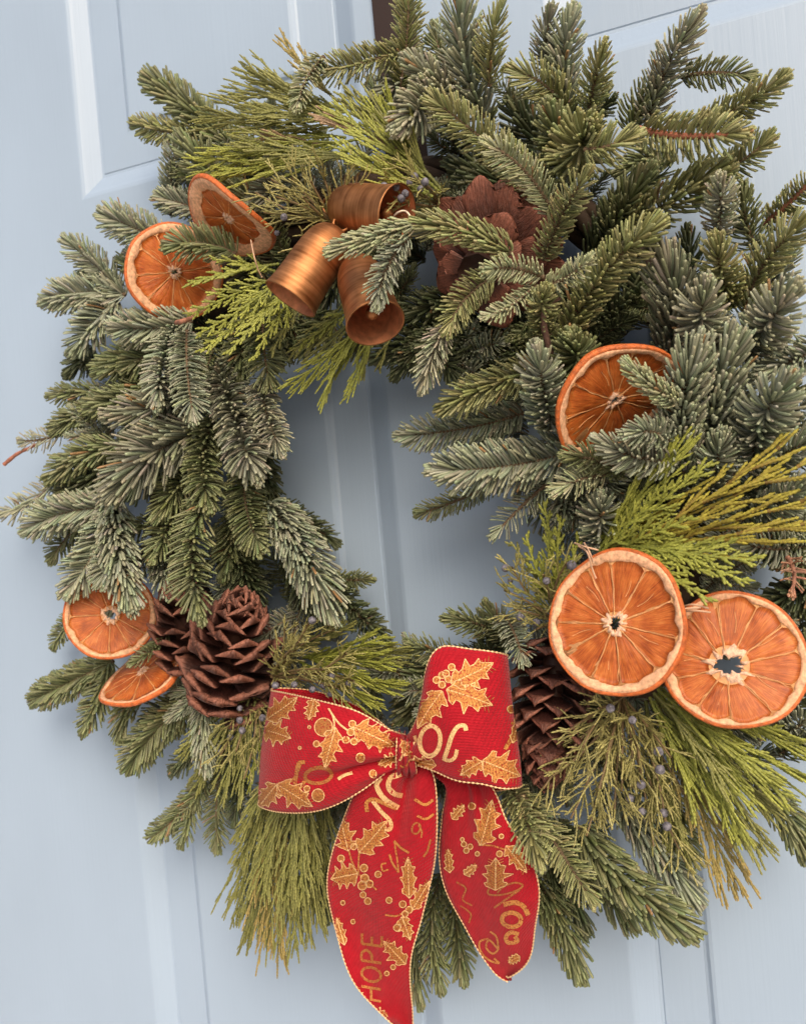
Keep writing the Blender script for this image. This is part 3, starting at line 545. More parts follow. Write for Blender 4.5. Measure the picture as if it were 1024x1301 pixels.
# ------------------------------------------------------------------ pinecones
def scale_mesh(name, blunt, c_in, c_out):
    """one woody scale: x outwards, z towards the cone's tip, unit length 1"""
    nx, ny = 8, 7; X = np.array([0, .25, .5, .72, .86, .95, 1.0, 1.03]); W = np.array([.16, .26, .40, .52, .56, .54, .44, .22]); Tk = np.array([.05, .05, .055, .07, .10, .12, .09, .04])
    if blunt: W = np.array([.16, .28, .44, .58, .64, .64, .60, .46]); Tk = np.array([.06, .06, .07, .08, .10, .10, .08, .04])
    V, C = [], []
    for s in (1, -1):
        for i in range(nx):
            for j in range(ny):
                v = -1 + 2 * j / (ny - 1); y = W[i] * v; arch = -0.16 * v * v * X[i] ** 2
                z = s * Tk[i] * (1 - 0.85 * abs(v) ** 1.6) + arch + 0.16 * X[i] ** 2
                x = X[i] - (0.17 if blunt else 0.16) * v * v * X[i] ** 3
                if not blunt and s == 1 and i >= 4: z += 0.05 * max(0, 1 - abs(v) * 2.2)
                if not blunt and i == nx - 1: z += 0.10 * (1 - abs(v)); x += 0.07 * (1 - abs(v) * 1.0)
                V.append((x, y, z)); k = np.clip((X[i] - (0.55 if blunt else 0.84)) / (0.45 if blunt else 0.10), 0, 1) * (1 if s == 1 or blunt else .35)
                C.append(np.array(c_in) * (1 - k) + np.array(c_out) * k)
    Q1 = grid_quads(nx, ny); Q2 = Q1[:, ::-1] + nx * ny; Q = [*Q1[:, ::-1], *Q2[:, ::1][:, ::-1][:, ::-1]]
    o = nx * ny
    for i in range(nx - 1):
        Q.append([i * ny, (i + 1) * ny, o + (i + 1) * ny, o + i * ny]); Q.append([(i + 1) * ny - 1, o + (i + 1) * ny - 1, o + (i + 2) * ny - 1, (i + 2) * ny - 1])
    for j in range(ny - 1): Q.append([(nx - 1) * ny + j, (nx - 1) * ny + j + 1, o + (nx - 1) * ny + j + 1, o + (nx - 1) * ny + j])
    me = mesh_np(name, V, np.array(Q), None, [M['cone']], np.array(C))
    bm = bmesh.new(); bm.from_mesh(me); bmesh.ops.remove_doubles(bm, verts=bm.verts, dist=1e-5); bmesh.ops.recalc_face_normals(bm, faces=bm.faces); bm.to_mesh(me); bm.free()
    return me
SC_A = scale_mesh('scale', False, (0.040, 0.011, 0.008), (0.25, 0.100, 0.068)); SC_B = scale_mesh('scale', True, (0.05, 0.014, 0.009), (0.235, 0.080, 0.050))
def pinecone(base, tip, rad, label, sm, n=78, open_=1.0):
    A, B = at(*base), at(*tip); ax = nrm(B - A); ln = np.linalg.norm(B - A); R = rad / pxm((A + B) / 2)
    root = empty('pinecone', A); tag(root, label, 'pinecone', 'pinecones wired into the wreath')
    mb = MB(); ts = np.linspace(0, 1, 12); mb.tube(A + (B - A) * ts[:, None] * 0.97, R * 0.30 * np.sqrt(np.clip(1 - ts ** 2, .02, 1)) * np.linspace(.8, 1, 12), 8, (0.05, 0.018, 0.012)); mb.build('core', M['cone'], root, A)
    e1 = nrm(np.cross(ax, [0.2, 0.3, 0.9])); e2 = np.cross(ax, e1)
    for i in range(n):
        t = (i + 0.5) / n; z = t ** 0.92; ph = i * 2.39996
        prof = (math.sin(math.pi * (0.20 + 0.72 * z)) ** 0.65) * (1 - 0.16 * z)
        out = math.cos(ph) * e1 + math.sin(ph) * e2
        tl = math.radians(2 + 62 * z ** 1.2) * open_ + rng.normal(0, .11)
        xd = nrm(math.cos(tl) * out + math.sin(tl) * ax); yd = nrm(np.cross(ax, out)); zd = np.cross(xd, yd)
        s = R * max(prof, .28) * rng.uniform(.88, 1.06) * (min(1.0, 0.42 + 2.6 * z) if sm is SC_B else 1)
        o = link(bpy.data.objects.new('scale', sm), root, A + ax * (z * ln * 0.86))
        wd = min(s * 1.0, R * 0.66) * (0.98 - 0.25 * z) * (0.56 if sm is SC_B else 0.94)
        m = np.stack([xd * s, yd * wd, zd * wd], 1)
        o.rotation_euler = Matrix((np.stack([xd, yd, zd], 1)).tolist()).to_euler(); o.scale = (s, wd, wd)
    return root
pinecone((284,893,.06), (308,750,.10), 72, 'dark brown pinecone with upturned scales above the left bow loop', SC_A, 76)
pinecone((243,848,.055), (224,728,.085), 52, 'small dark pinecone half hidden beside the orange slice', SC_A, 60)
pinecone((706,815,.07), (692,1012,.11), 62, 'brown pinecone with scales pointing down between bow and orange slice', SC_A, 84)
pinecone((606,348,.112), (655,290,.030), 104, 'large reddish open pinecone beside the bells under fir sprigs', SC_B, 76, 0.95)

# ------------------------------------------------------------------ dried orange slices
def flesh_mat():
    m = mat('orange_flesh', (0.55, 0.16, 0.025), 0.42, spec=0.4, sss=0.35)
    n = m.node_tree.nodes; l = m.node_tree.links; b = n['Principled BSDF']
    a = n.new('ShaderNodeAttribute'); a.attribute_name = 'polar'
    mp = n.new('ShaderNodeMapping'); mp.inputs['Scale'].default_value = (70, 5, 1); l.new(a.outputs['Vector'], mp.inputs['Vector'])
    nz = n.new('ShaderNodeTexNoise'); nz.inputs['Scale'].default_value = 1.0; nz.inputs['Detail'].default_value = 5; nz.inputs['Distortion'].default_value = 0.6; l.new(mp.outputs[0], nz.inputs['Vector'])
    cr = n.new('ShaderNodeValToRGB'); e = cr.color_ramp.elements
    e[0].position = 0.25; e[0].color = (0.22, 0.04, 0.007, 1); e[1].position = 0.78; e[1].color = (0.66, 0.235, 0.06, 1)
    x = cr.color_ramp.elements.new(0.5); x.color = (0.46, 0.11, 0.018, 1)
    tc2 = n.new('ShaderNodeTexCoord'); n3 = n.new('ShaderNodeTexNoise'); n3.inputs['Scale'].default_value = 110; n3.inputs['Detail'].default_value = 4; l.new(tc2.outputs['Object'], n3.inputs['Vector'])
    mm = n.new('ShaderNodeMath'); mm.operation = 'MULTIPLY_ADD'; mm.inputs[1].default_value = 0.75; l.new(n3.outputs['Fac'], mm.inputs[0])
    sb = n.new('ShaderNodeMath'); sb.operation = 'SUBTRACT'; sb.inputs[1].default_value = 0.375; l.new(nz.outputs['Fac'], sb.inputs[0]); l.new(sb.outputs[0], mm.inputs[2])
    l.new(mm.outputs[0], cr.inputs['Fac']); l.new(cr.outputs[0], b.inputs['Base Color'])
    bp = n.new('ShaderNodeBump'); bp.inputs['Strength'].default_value = 0.35; bp.inputs['Distance'].default_value = 0.0009
    l.new(nz.outputs['Fac'], bp.inputs['Height']); l.new(bp.outputs[0], b.inputs['Normal'])
    return m
M['flesh'] = flesh_mat()
M['pith'] = mat('orange_pith', (0.74, 0.42, 0.25), 0.75, var=(420, 0.34, (1, 1, 1)), bump=(900, 0.5, (1, 1, 1), 0.001))
M['core'] = mat('orange_core_pith', (0.72, 0.47, 0.34), 0.8, var=(700, 0.35, (1, 1, 1)), bump=(900, 0.5, (1, 1, 1), 0.001))
M['peel'] = mat('orange_peel', (0.56, 0.135, 0.03), 0.5, var=(350, 0.35, (1, 1, 1)), bump=(1300, 0.7, (1, 1, 1), 0.001))
M['membrane'] = mat('orange_membrane', (0.70, 0.34, 0.15), 0.6, sss=0.2, var=(400, 0.2, (1, 1, 1)))
def orange(cx, cy, h, rad_px, bxy, rot, label, pith=0.17, warp=(0.0, 0.0, 0.0), nseg=10, hole=0.09, thick=0.0042, off=(0, 0), string=None):
    P = at(cx, cy, h); R = rad_px / pxm(P); tc = nrm(CAM - P); bx_, by_ = bxy
    n = nrm(math.sqrt(max(0.02, 1 - bx_ ** 2 - by_ ** 2)) * tc + bx_ * Rt + by_ * Up)
    e1 = nrm(Rt - (Rt @ n) * n); e2 = np.cross(n, e1)
    sd = np.random.default_rng(int(cx * 7 + cy)); wob = sd.uniform(0, 6.28, 6)
    def outl(th): return 1 + 0.018 * np.sin(2 * th + wob[0]) + 0.012 * np.sin(3 * th + wob[1]) + 0.007 * np.sin(7 * th + wob[2])
    def put(x, y, z):                                            # slice coordinates -> world, with the dried curl
        x, y, z = [np.asarray(q, float) for q in (x, y, z)]
        zz = z + R * (warp[0] * (x * x - y * y) + warp[1] * x * y * 2 + warp[2] * (x * x + y * y)) + R * 0.022 * np.sin(5 * x + wob[3]) * np.cos(4 * y + wob[4])
        c, s = math.cos(rot), math.sin(rot); X, Y = (c * x - s * y) * R, (s * x + c * y) * R
        return P + X[..., None] * e1 + Y[..., None] * e2 + zz[..., None] * n
    root = empty('orange_slice', P); tag(root, label, 'orange slice', 'dried orange slices')
    nt = 96; th = np.linspace(0, 2 * math.pi, nt, endpoint=False); ht = thick / 2
    ri = 1 - pith + 0.012 * np.sin(nseg * th + wob[5]) + 0.012 * np.sin(5 * th + wob[1]) + .012 * np.sin(13 * th + wob[3]) + .008 * np.sin(23 * th + wob[4]) + sd.normal(0, .005, nt)
    ro = outl(th)
    # peel: the outer skin
    rows = [(0.955, ht * 0.92), (0.985, ht * 0.98), (1.0, ht * 0.6), (1.006, 0), (1.0, -ht * 0.6), (0.985, -ht * 0.98), (0.955, -ht * 0.92)]
    V = [put(ro * a * np.cos(th), ro * a * np.sin(th), np.full(nt, z)) for a, z in rows]
    obj('peel', np.vstack(V), grid_quads(7, nt, True), None, M['peel'], root, P)
    # pith ring, front and back
    rows = []
    for a, z in ((0, .25), (.10, .55), (.30, .80), (.6, .95), (1, .95)): rows.append((a, z))
    rows = [(a, z * ht) for a, z in rows] + [(a, -z * ht) for a, z in rows[::-1]]
    V = []
    for a, z in rows:
        rr = ri * (1 - a) + ro * 0.957 * a; V.append(put(rr * np.cos(th), rr * np.sin(th), z + sd.normal(0, 0.00010, nt)))
    obj('pith', np.vstack(V), grid_quads(len(rows), nt, True), None, M['pith'], root, P)
    # membrane sheet with the hole in the middle
    hx, hy = off; hr = hole * (1 + 0.28 * np.sin(2 * th + wob[0]) + 0.16 * np.sin(5 * th + wob[2]) + .12 * np.sin(9 * th + wob[1]))
    V = []
    for z in (ht * 0.12, -ht * 0.12):
        for a in (0, .5, 1): V.append(put(hx + hr * np.cos(th) * (1 - a) + ri * 1.01 * np.cos(th) * a - hx * a, hy + hr * np.sin(th) * (1 - a) + ri * 1.01 * np.sin(th) * a - hy * a, np.full(nt, z)))
    V = V[:3] + V[3:][::-1]
    obj('membrane', np.vstack(V), np.vstack([grid_quads(6, nt, True)]), None, M['membrane'], root, P)
    # segments
    edges = np.cumsum(sd.uniform(0.75, 1.25, nseg)); edges = edges / edges[-1] * 2 * math.pi
    for i in range(nseg):
        a0, a1 = (edges[i - 1] if i else 0.0), edges[i]; na, nr = 12, 9; V = []; PO = []
        gap = 0.011
        for sgn in (1, -1):
            for q in range(nr):
                f = q / (nr - 1)
                for p in range(na):
                    g = p / (na - 1); rin = hole * 1.55 + 0.05; rout = float(np.interp((a0 + (a1 - a0) * g) % (2 * math.pi), th, ri)) * 1.005
                    rr = rin + (rout - rin) * f; dg = gap / rr * 0.8; aa = a0 + dg + (a1 - a0 - 2 * dg) * g
                    rr -= 0.05 * (abs(2 * g - 1) ** 5) * (f ** 4)
                    e = min(1, 3.5 * min(f + .08, 1.04 - f)) * min(1, 4.0 * min(g + .05, 1.05 - g))
                    z = ht * (0.20 + 0.42 * e ** 0.7) * (0.86 + 0.14 * math.sin(i * 2.1 + wob[0])) + 0.00018 * math.sin(40 * aa + 9 * rr)
                    cxh, cyh = hx * (1 - f), hy * (1 - f)
                    V.append(put(cxh + rr * math.cos(aa), cyh + rr * math.sin(aa), sgn * z)); PO.append((aa + i * .3, rr + i * 1.7, sgn))
        G = grid_quads(nr, na); k = nr * na; Q = np.vstack([G[:, ::-1], G + k])
        rim = [q * na for q in range(nr)] + [(nr - 1) * na + p for p in range(1, na)] + [q * na + na - 1 for q in range(nr - 2, -1, -1)] + [p for p in range(na - 2, 0, -1)]
        Q = np.vstack([Q, [[rim[m_], rim[(m_ + 1) % len(rim)], rim[(m_ + 1) % len(rim)] + k, rim[m_] + k] for m_ in range(len(rim))]])
        o = obj('segment', np.vstack(V).reshape(-1, 3), Q, None, M['flesh'], root, P)
        at_ = o.data.attributes.new('polar', 'FLOAT_VECTOR', 'POINT'); at_.data.foreach_set('vector', np.array(PO, np.float32).ravel())
    # radial membranes standing slightly proud, and the core
    mb = MB()
    for i in range(nseg):
        a = edges[i]; f = np.linspace(0, 1, 14); rr = hole * 1.1 + (0.985 - pith - hole * 1.1) * f; wv = 0.035 * np.sin(6 * f + i * 1.7) * f + .012 * np.sin(19 * f + i)
        mb.tube(put(hx * (1 - f) + rr * np.cos(a + wv), hy * (1 - f) + rr * np.sin(a + wv), ht * (0.36 + .1 * np.sin(8 * f + 2 * i))), R * (0.010 - 0.006 * f) * (1 + .35 * np.sin(17 * f + i)), 6)
        if i % 2 == 0:
            a2 = a + sd.uniform(.15, .4); f2 = f[4:12]; rr2 = 0.2 + (0.9 - pith - 0.2) * f2
            mb.tube(put(rr2 * np.cos(a2 + .02 * np.sin(9 * f2)), rr2 * np.sin(a2 + .02 * np.sin(9 * f2)), np.full(8, ht * 0.58)), R * 0.005, 5)
    mb.build('radial_membrane', M['membrane'], root, P)
    nn = 40; t2 = np.linspace(0, 2 * math.pi, nn, endpoint=False); star = 1 + 0.26 * np.sin(nseg * t2 + wob[1]) * (1 + .6 * np.sin(2 * t2 + wob[3])) + 0.22 * np.sin(3 * t2 + wob[4]) + sd.normal(0, .08, nn)
    hr2 = np.interp(t2, th, hr); rows = [(0, 0.1), (0.15, .62), (.5, .75), (1, .34)]; rows = rows + [(a, -z) for a, z in rows[::-1]]
    V = []
    for a, z in rows:
        rr = hr2 * (1 - a) + (hole * 1.25 + .06) * star * a; V.append(put(hx + rr * np.cos(t2), hy + rr * np.sin(t2), np.full(nn, z * ht)))
    obj('core', np.vstack(V), grid_quads(len(rows), nn, True), None, M['core'], root, P)
    if string:
        m2 = MB()
        for st in string: m2.tube(catmull([at(*p) for p in st], 18), 0.00055, 5)
        m2.build('string', M['string'], root, P)
    return root
orange(783,790,.135,92,(-.40,.06),0.3,'large round dried orange slice nearest the brown pinecone',0.15,(0.05,0.03,0.02),11,.075,string=[[(742,690,.13),(748,700,.145),(754,715,.142)],[(735,694,.12),(746,702,.146),(752,722,.142),(757,735,.142)],[(730,690,.12),(741,694,.14),(760,699,.14)]],off=(-.02,-.02))
orange(932,838,.125,88,(.05,.08),1.1,'widest dried orange slice with split star core near the lower rim',0.12,(0.04,0.05,-0.02),11,.15,off=(-.10,.03),string=[[(862,772,.13),(880,768,.138),(900,773,.135)],[(858,778,.13),(884,776,.14),(902,778,.136)],[(866,790,.13),(864,775,.14),(890,772,.14)]])
orange(141,781,.085,57,(-.05,.10),2.0,'round dried orange slice tucked under blue-grey fir beside the small pinecone',0.14,(0.05,0.03,0.02),10,.10)
orange(182,853,.07,60,(-.56,.66),0.6,'dried orange slice tilted sharply on edge below another slice',0.12,(0.10,0.05,0.0),9,.05)
orange(781,508,.105,86,(.46,-.58),0.1,'dried orange slice with curled dark flesh among grey fir beside the opening',0.15,(0.08,0.12,0.06),10,.06)
orange(291,277,.10,64,(-.58,-.71),0.7,'curled dried orange slice with thick pith above the bells',0.34,(0.12,0.10,0.0),9,.05,string=[[(319,305,.12),(323,325,.13),(328,342,.125),(333,352,.12)]])
orange(222,346,.085,62,(.30,.12),0.2,'dried orange slice crossed by a green fir sprig',0.19,(0.05,0.03,0.0),10,.05)

# ------------------------------------------------------------------ bells
def copper():
    m = mat('brushed_copper', (0.52, 0.25, 0.105), 0.34, 1.0)
    n = m.node_tree.nodes; l = m.node_tree.links; b = n['Principled BSDF']
    tc = n.new('ShaderNodeTexCoord'); mp = n.new('ShaderNodeMapping'); mp.inputs['Scale'].default_value = (30, 30, 520); l.new(tc.outputs['Object'], mp.inputs['Vector'])
    nz = n.new('ShaderNodeTexNoise'); nz.inputs['Scale'].default_value = 1; nz.inputs['Detail'].default_value = 4; l.new(mp.outputs[0], nz.inputs['Vector'])
    n2 = n.new('ShaderNodeTexNoise'); n2.inputs['Scale'].default_value = 70; n2.inputs['Detail'].default_value = 5; l.new(tc.outputs['Object'], n2.inputs['Vector'])
    ad = n.new('ShaderNodeMath'); ad.operation = 'MULTIPLY_ADD'; ad.inputs[1].default_value = 0.5; l.new(nz.outputs['Fac'], ad.inputs[0]); 
    h = n.new('ShaderNodeMath'); h.operation = 'MULTIPLY'; h.inputs[1].default_value = 0.5; l.new(n2.outputs['Fac'], h.inputs[0]); l.new(h.outputs[0], ad.inputs[2])
    cr = n.new('ShaderNodeValToRGB'); e = cr.color_ramp.elements; e[0].position = .35; e[0].color = (0.22, 0.085, 0.032, 1); e[1].position = .68; e[1].color = (0.60, 0.29, 0.13, 1)
    l.new(ad.outputs[0], cr.inputs['Fac']); l.new(cr.outputs[0], b.inputs['Base Color'])
    mr = n.new('ShaderNodeMapRange'); mr.inputs['To Min'].default_value = .45; mr.inputs['To Max'].default_value = .68; l.new(n2.outputs['Fac'], mr.inputs['Value']); l.new(mr.outputs[0], b.inputs['Roughness'])
    bp = n.new('ShaderNodeBump'); bp.inputs['Strength'].default_value = .12; bp.inputs['Distance'].default_value = .0005; l.new(nz.outputs['Fac'], bp.inputs['Height']); l.new(bp.outputs[0], b.inputs['Normal'])
    return m
M['copper'] = copper()
M['wire'] = mat('pale_wire', (0.75, 0.6, 0.45), 0.4, 0.5)
M['patina'] = mat('dark_copper_inside', (0.58, 0.25, 0.13), 0.5, 0.7, var=(200, .3, (1, 1, 1)))
BP = [(0, 0), (3.5, .25), (7, 1.1), (10.3, 2.8), (13, 5.6), (14.9, 9.5), (16.1, 14.5), (16.7, 22), (17.0, 31), (17.5, 38), (18.3, 42.5), (18.9, 44.2), (19.1, 45.2)]
def bell(top, mouth, label, s=1.0):
    A, B = at(*top), at(*mouth); ax = nrm(B - A); ln = np.linalg.norm(B - A); k = s * 0.001
    root = empty('bell', A); tag(root, label, 'bell', 'copper bells')
    rot = Vector(ax).to_track_quat('Z', 'Y').to_euler()
    def lathe(pr, name, m):
        nt = 64; th = np.linspace(0, 2 * math.pi, nt, endpoint=False); V = np.vstack([np.stack([r * k * np.cos(th), r * k * np.sin(th), np.full(nt, z * ln / 45.2)], -1) for r, z in pr])
        me = mesh_np(name, V, grid_quads(len(pr), nt, True), None, [m]); o = link(bpy.data.objects.new(name, me), root, A); o.rotation_euler = rot; return o
    lathe([(max(r, .01), z) for r, z in BP] + [(18.6, 45.5), (18.1, 45.2)], 'body', M['copper'])
    lathe([(18.1, 45.2), (17.3, 42), (16.4, 36), (15.8, 22), (14.3, 9.5), (8, 2.6), (.01, 1.6)], 'inner_wall', M['patina'])
    mb = MB(); t = np.linspace(0, 1, 10); nn = nrm(np.cross(ax, [0, 1, .2]))
    mb.tube(A + ax * (t[:, None] * ln * .80 + .002), .0007, 6)
    bc = A + ax * ln * .84; th = np.linspace(0, math.pi, 9); mb.tube(bc + ax * (-np.cos(th)[:, None] * .0042), .0042 * np.sin(th) + .00005, 12)
    mb.build('clapper', M['copper'], root, A)
    mb = MB(); t = np.linspace(0, 2 * math.pi, 20); mb.tube(A - ax * .004 + .0055 * (np.cos(t)[:, None] * nn + np.sin(t)[:, None] * ax), .0011, 7); mb.build('hanging_loop', M['copper'], root, A)
bell((430,290,.132), (369,380,.150), 'copper bell tipped towards the curled orange slice')
bell((424,262,.118), (505,273,.130), 'topmost copper bell lying on its side with mouth towards the reddish pinecone', 1.02)
bell((452,333,.130), (477,411,.155), 'lowest copper bell showing its clapper', .98)

mb = MB(); mb.tube(catmull([at(*q) for q in ((498,284,.14),(503,272,.15),(514,268,.15),(521,276,.15),(516,288,.145))], 24), .0007, 6)
tag(mb.build('wire_loop', M['wire'], None, at(510, 280, .145)), 'thin bent wire loop beside the mouth of the topmost bell', 'wire')
# ------------------------------------------------------------------ the bow
def ribbon_mat():
    m = mat('red_ribbon_weave', (0.37, 0.003, 0.0135), 0.72, spec=0.2, sheen=0.12, var=(160, .12, (1, 1, 1)))
    n = m.node_tree.nodes; l = m.node_tree.links; b = n['Principled BSDF']
    uv = n.new('ShaderNodeUVMap'); uv.uv_map = 'weave'
    w1 = n.new('ShaderNodeTexWave'); w1.wave_type = 'BANDS'; w1.bands_direction = 'DIAGONAL'; w1.inputs['Scale'].default_value = 0.19; w1.inputs['Distortion'].default_value = .3; l.new(uv.outputs[0], w1.inputs['Vector'])
    w2 = n.new('ShaderNodeTexWave'); w2.bands_direction = 'Y'; w2.inputs['Scale'].default_value = 0.24; l.new(uv.outputs[0], w2.inputs['Vector'])
    a = n.new('ShaderNodeMath'); a.operation = 'ADD'; l.new(w1.outputs['Fac'], a.inputs[0]); l.new(w2.outputs['Fac'], a.inputs[1])
    bp = n.new('ShaderNodeBump'); bp.inputs['Strength'].default_value = .6; bp.inputs['Distance'].default_value = .0005; l.new(a.outputs[0], bp.inputs['Height']); l.new(bp.outputs[0], b.inputs['Normal'])
    return m
M['ribbon'] = ribbon_mat()
def foil(name, color, rough, metal, wear):
    """gold print broken up by the weave: specks of red ribbon show through"""
    m = mat(name, color, rough, metal, var=(900, .3, (1, 1, 1)), bump=(1400, .8, (1, 1, 1), .001))
    n = m.node_tree.nodes; l = m.node_tree.links; b = n['Principled BSDF']; src = b.inputs['Base Color'].links[0].from_socket
    tc = n.new('ShaderNodeTexCoord'); nz = n.new('ShaderNodeTexNoise'); nz.inputs['Scale'].default_value = 800; nz.inputs['Detail'].default_value = 2; l.new(tc.outputs['Object'], nz.inputs['Vector'])
    mr = n.new('ShaderNodeMapRange'); mr.inputs['From Min'].default_value = wear; mr.inputs['From Max'].default_value = wear + .1; l.new(nz.outputs['Fac'], mr.inputs['Value'])
    mx = n.new('ShaderNodeMix'); mx.data_type = 'RGBA'; l.new(mr.outputs[0], mx.inputs[0]); l.new(src, mx.inputs[6]); mx.inputs[7].default_value = (0.40, 0.02, 0.014, 1); l.new(mx.outputs[2], b.inputs['Base Color'])
    return m
M['gold'] = foil('gold_print', (0.66, 0.29, 0.075), 0.40, 0.45, .55)
M['gold_light'] = foil('pale_gold_outline', (0.90, 0.58, 0.27), 0.4, 0.3, .60)
M['gold_dark'] = foil('dull_gold_print', (0.46, 0.18, 0.045), 0.45, 0.35, .56)
M['thread'] = mat('gold_edge_thread', (0.86, 0.58, 0.32), 0.35, 0.4)
BOW_O = at(515, 950, .11)
bow = empty('ribbon_bow', BOW_O)
tag(bow, 'red ribbon bow with gold holly print, two loops and two tails', 'bow')
def ribbon(name, rows, nu, nv=22, wr=None, label=None):
    """rows: (edge a, edge b, bulge); each edge (x, y, h)"""
    G = []
    for a, b, bu in rows:
        A, B = at(*a), at(*b); v = np.linspace(0, 1, nv)[:, None]
        G.append(A * (1 - v) + B * v + np.array([0, -1.0, 0]) * (bu * 4 * v * (1 - v)))
    S = catmull(np.array(G), nu)                                # nu, nv, 3
    dU = np.gradient(S, axis=0); dV = np.gradient(S, axis=1); Nn = nrm(np.cross(dU, dV))
    if wr is not None:
        u = np.linspace(0, 1, nu)[:, None]; v = np.linspace(0, 1, nv)[None]; S = S + Nn * wr(u, v)[..., None]
    o = obj(name, S.reshape(-1, 3), grid_quads(nu, nv), None, M['ribbon'], bow, BOW_O)
    if label: o['label'] = label
    uvl = o.data.uv_layers.new(name='weave'); lv = np.empty(len(o.data.loops), np.int32); o.data.loops.foreach_get('vertex_index', lv)
    ul = np.r_[0, np.cumsum(np.linalg.norm(np.diff(S[:, nv // 2], axis=0), axis=1))]; UV = np.stack(np.broadcast_arrays(ul[:, None] * 1000, np.linspace(0, 62, nv)[None]), -1).reshape(-1, 2)
    uvl.data.foreach_set('uv', UV[lv].astype(np.float32).ravel())
    md = o.modifiers.new('thickness', 'SOLIDIFY'); md.thickness = 0.0004; md.offset = 0
    for j in (0, nv - 1):
        E_ = S[:, j]; ln = np.linalg.norm(np.diff(E_, axis=0), axis=1); cu = np.r_[0, np.cumsum(ln)]; k = int(cu[-1] / .0007); ss = np.linspace(0, cu[-1], k)
        P = np.stack([np.interp(ss, cu, E_[:, i]) for i in range(3)], -1); mb = MB(); mb.tube(P,   .00050 * (1 + .38 * np.where((np.arange(k) // 2) % 2, 1, -1)), 6); mb.build('wired_edge', M['thread'], o, BOW_O)
    bv = BVHTree.FromPolygons([tuple(p) for p in S.reshape(-1, 3)], grid_quads(nu, nv).tolist())
    return o, bv
kn = (514, 950)
loopL, bvL = ribbon('loop', [((516,934,.125),(514,968,.125),.002), ((494,928,.135),(486,990,.135),.007), ((452,904,.142),(440,1016,.142),.012), ((400,889,.140),(398,1029,.140),.012), ((360,880,.128),(350,1030,.128),.008), ((344,877,.112),(326,1022,.112),0), ((352,874,.096),(338,1010,.100),0), ((400,878,.085),(400,1005,.09),-.002), ((455,898,.085),(450,1000,.09),-.002), ((500,932,.098),(490,985,.10),0), ((516,942,.110),(514,962,.110),0)], 90,
    wr=lambda u, v: (.0034 * np.sin(v * 17 + 4 * u) + .0016 * np.sin(v * 31 + 9 * u)) * np.exp(-(u / .15) ** 2) + .0012 * np.sin(14 * u + 3 * v) * v + .0085 * np.exp(-((v - .72) / .10) ** 2) * np.exp(-((u - .2) / .16) ** 2) * -1 + .0008 * np.sin(9 * u + 6 * v))
loopR, bvR = ribbon('loop', [((518,936,.125),(514,966,.127),.002), ((526,902,.134),(540,977,.136),.005), ((542,852,.139),(572,988,.142),.008), ((560,822,.138),(603,996,.144),.009), ((602,825,.134),(634,1001,.140),.007), ((636,830,.125),(656,1000,.128),.002), ((644,834,.110),(660,996,.114),0), ((628,842,.095),(640,1004,.108),-.002), ((580,850,.09),(600,1003,.106),-.002), ((540,900,.10),(550,986,.112),0), ((518,944,.112),(514,962,.115),0)], 90,
    wr=lambda u, v: (.0030 * np.sin(v * 15 + 2 * u) + .0016 * np.sin(v * 29 + 7 * u)) * np.exp(-(u / .14) ** 2) + .0010 * np.sin(15 * u + 4 * v) + .0020 * np.sin(6 * v + 22 * u) * np.exp(-((u - .25) / .2) ** 2) + .0007 * np.sin(8 * u + 7 * v))
tailL, bvTL = ribbon('tail', [((494,958,.120),(534,962,.120),.003), ((468,986,.126),(551,988,.124),.008), ((442,1030,.124),(554,1040,.120),.008), ((424,1085,.116),(551,1100,.114),.006), ((419,1135,.108),(537,1160,.112),.002), ((427,1190,.104),(523,1212,.110),-.004), ((447,1244,.106),(519,1262,.104),-.005), ((482,1288,.108),(522,1306,.098),-.003), ((530,1325,.106),(528,1345,.094),0)], 90,
    wr=lambda u, v: (.0038 * np.sin(v * 15 + 3 * u) + .0018 * np.sin(v * 27)) * np.exp(-(u / .20) ** 2) + .0018 * np.sin(17 * u + 3 * v) + .0022 * np.sin(7 * v + 5 * u) * np.sin(3.14 * u) - .0085 * np.exp(-((v - .62) / .10) ** 2) * np.exp(-((u - .18) / .16) ** 2) + .0007 * np.sin(8 * u + 5 * v))
tailR, bvTR = ribbon('tail', [((542,962,.112),(560,966,.114),.002), ((572,992,.112),(618,994,.116),.005), ((563,1040,.108),(644,1042,.116),.006), ((562,1085,.102),(672,1088,.116),.006), ((572,1140,.097),(685,1132,.112),.004), ((597,1194,.092),(679,1180,.104),.001), ((626,1230,.090),(669,1222,.098),-.001), ((645,1247,.089),(647,1245,.091),0)], 80,
    wr=lambda u, v: (.0034 * np.sin(v * 13 + 3 * u) + .0014 * np.sin(v * 25)) * np.exp(-(u / .24) ** 2) + .0018 * np.sin(16 * u + 4 * v) + .0022 * np.sin(7 * v + 4 * u) * np.sin(3.14 * u) + .0009 * np.sin(8 * u + 6 * v))
# knot: a pinched band of the same ribbon wrapped round the middle
knot, bvK = ribbon('knot', [((506,930,.100),(526,934,.100),0), ((505,934,.130),(526,938,.130),.002), ((506,948,.137),(525,950,.137),.003), ((505,964,.136),(527,966,.136),.003), ((503,980,.130),(529,982,.130),.002), ((506,986,.105),(526,987,.105),0)], 40, 20,
    wr=lambda u, v: .0016 * np.sin(v * 19 + 5 * u) + .0009 * np.sin(v * 33 - 7 * u))
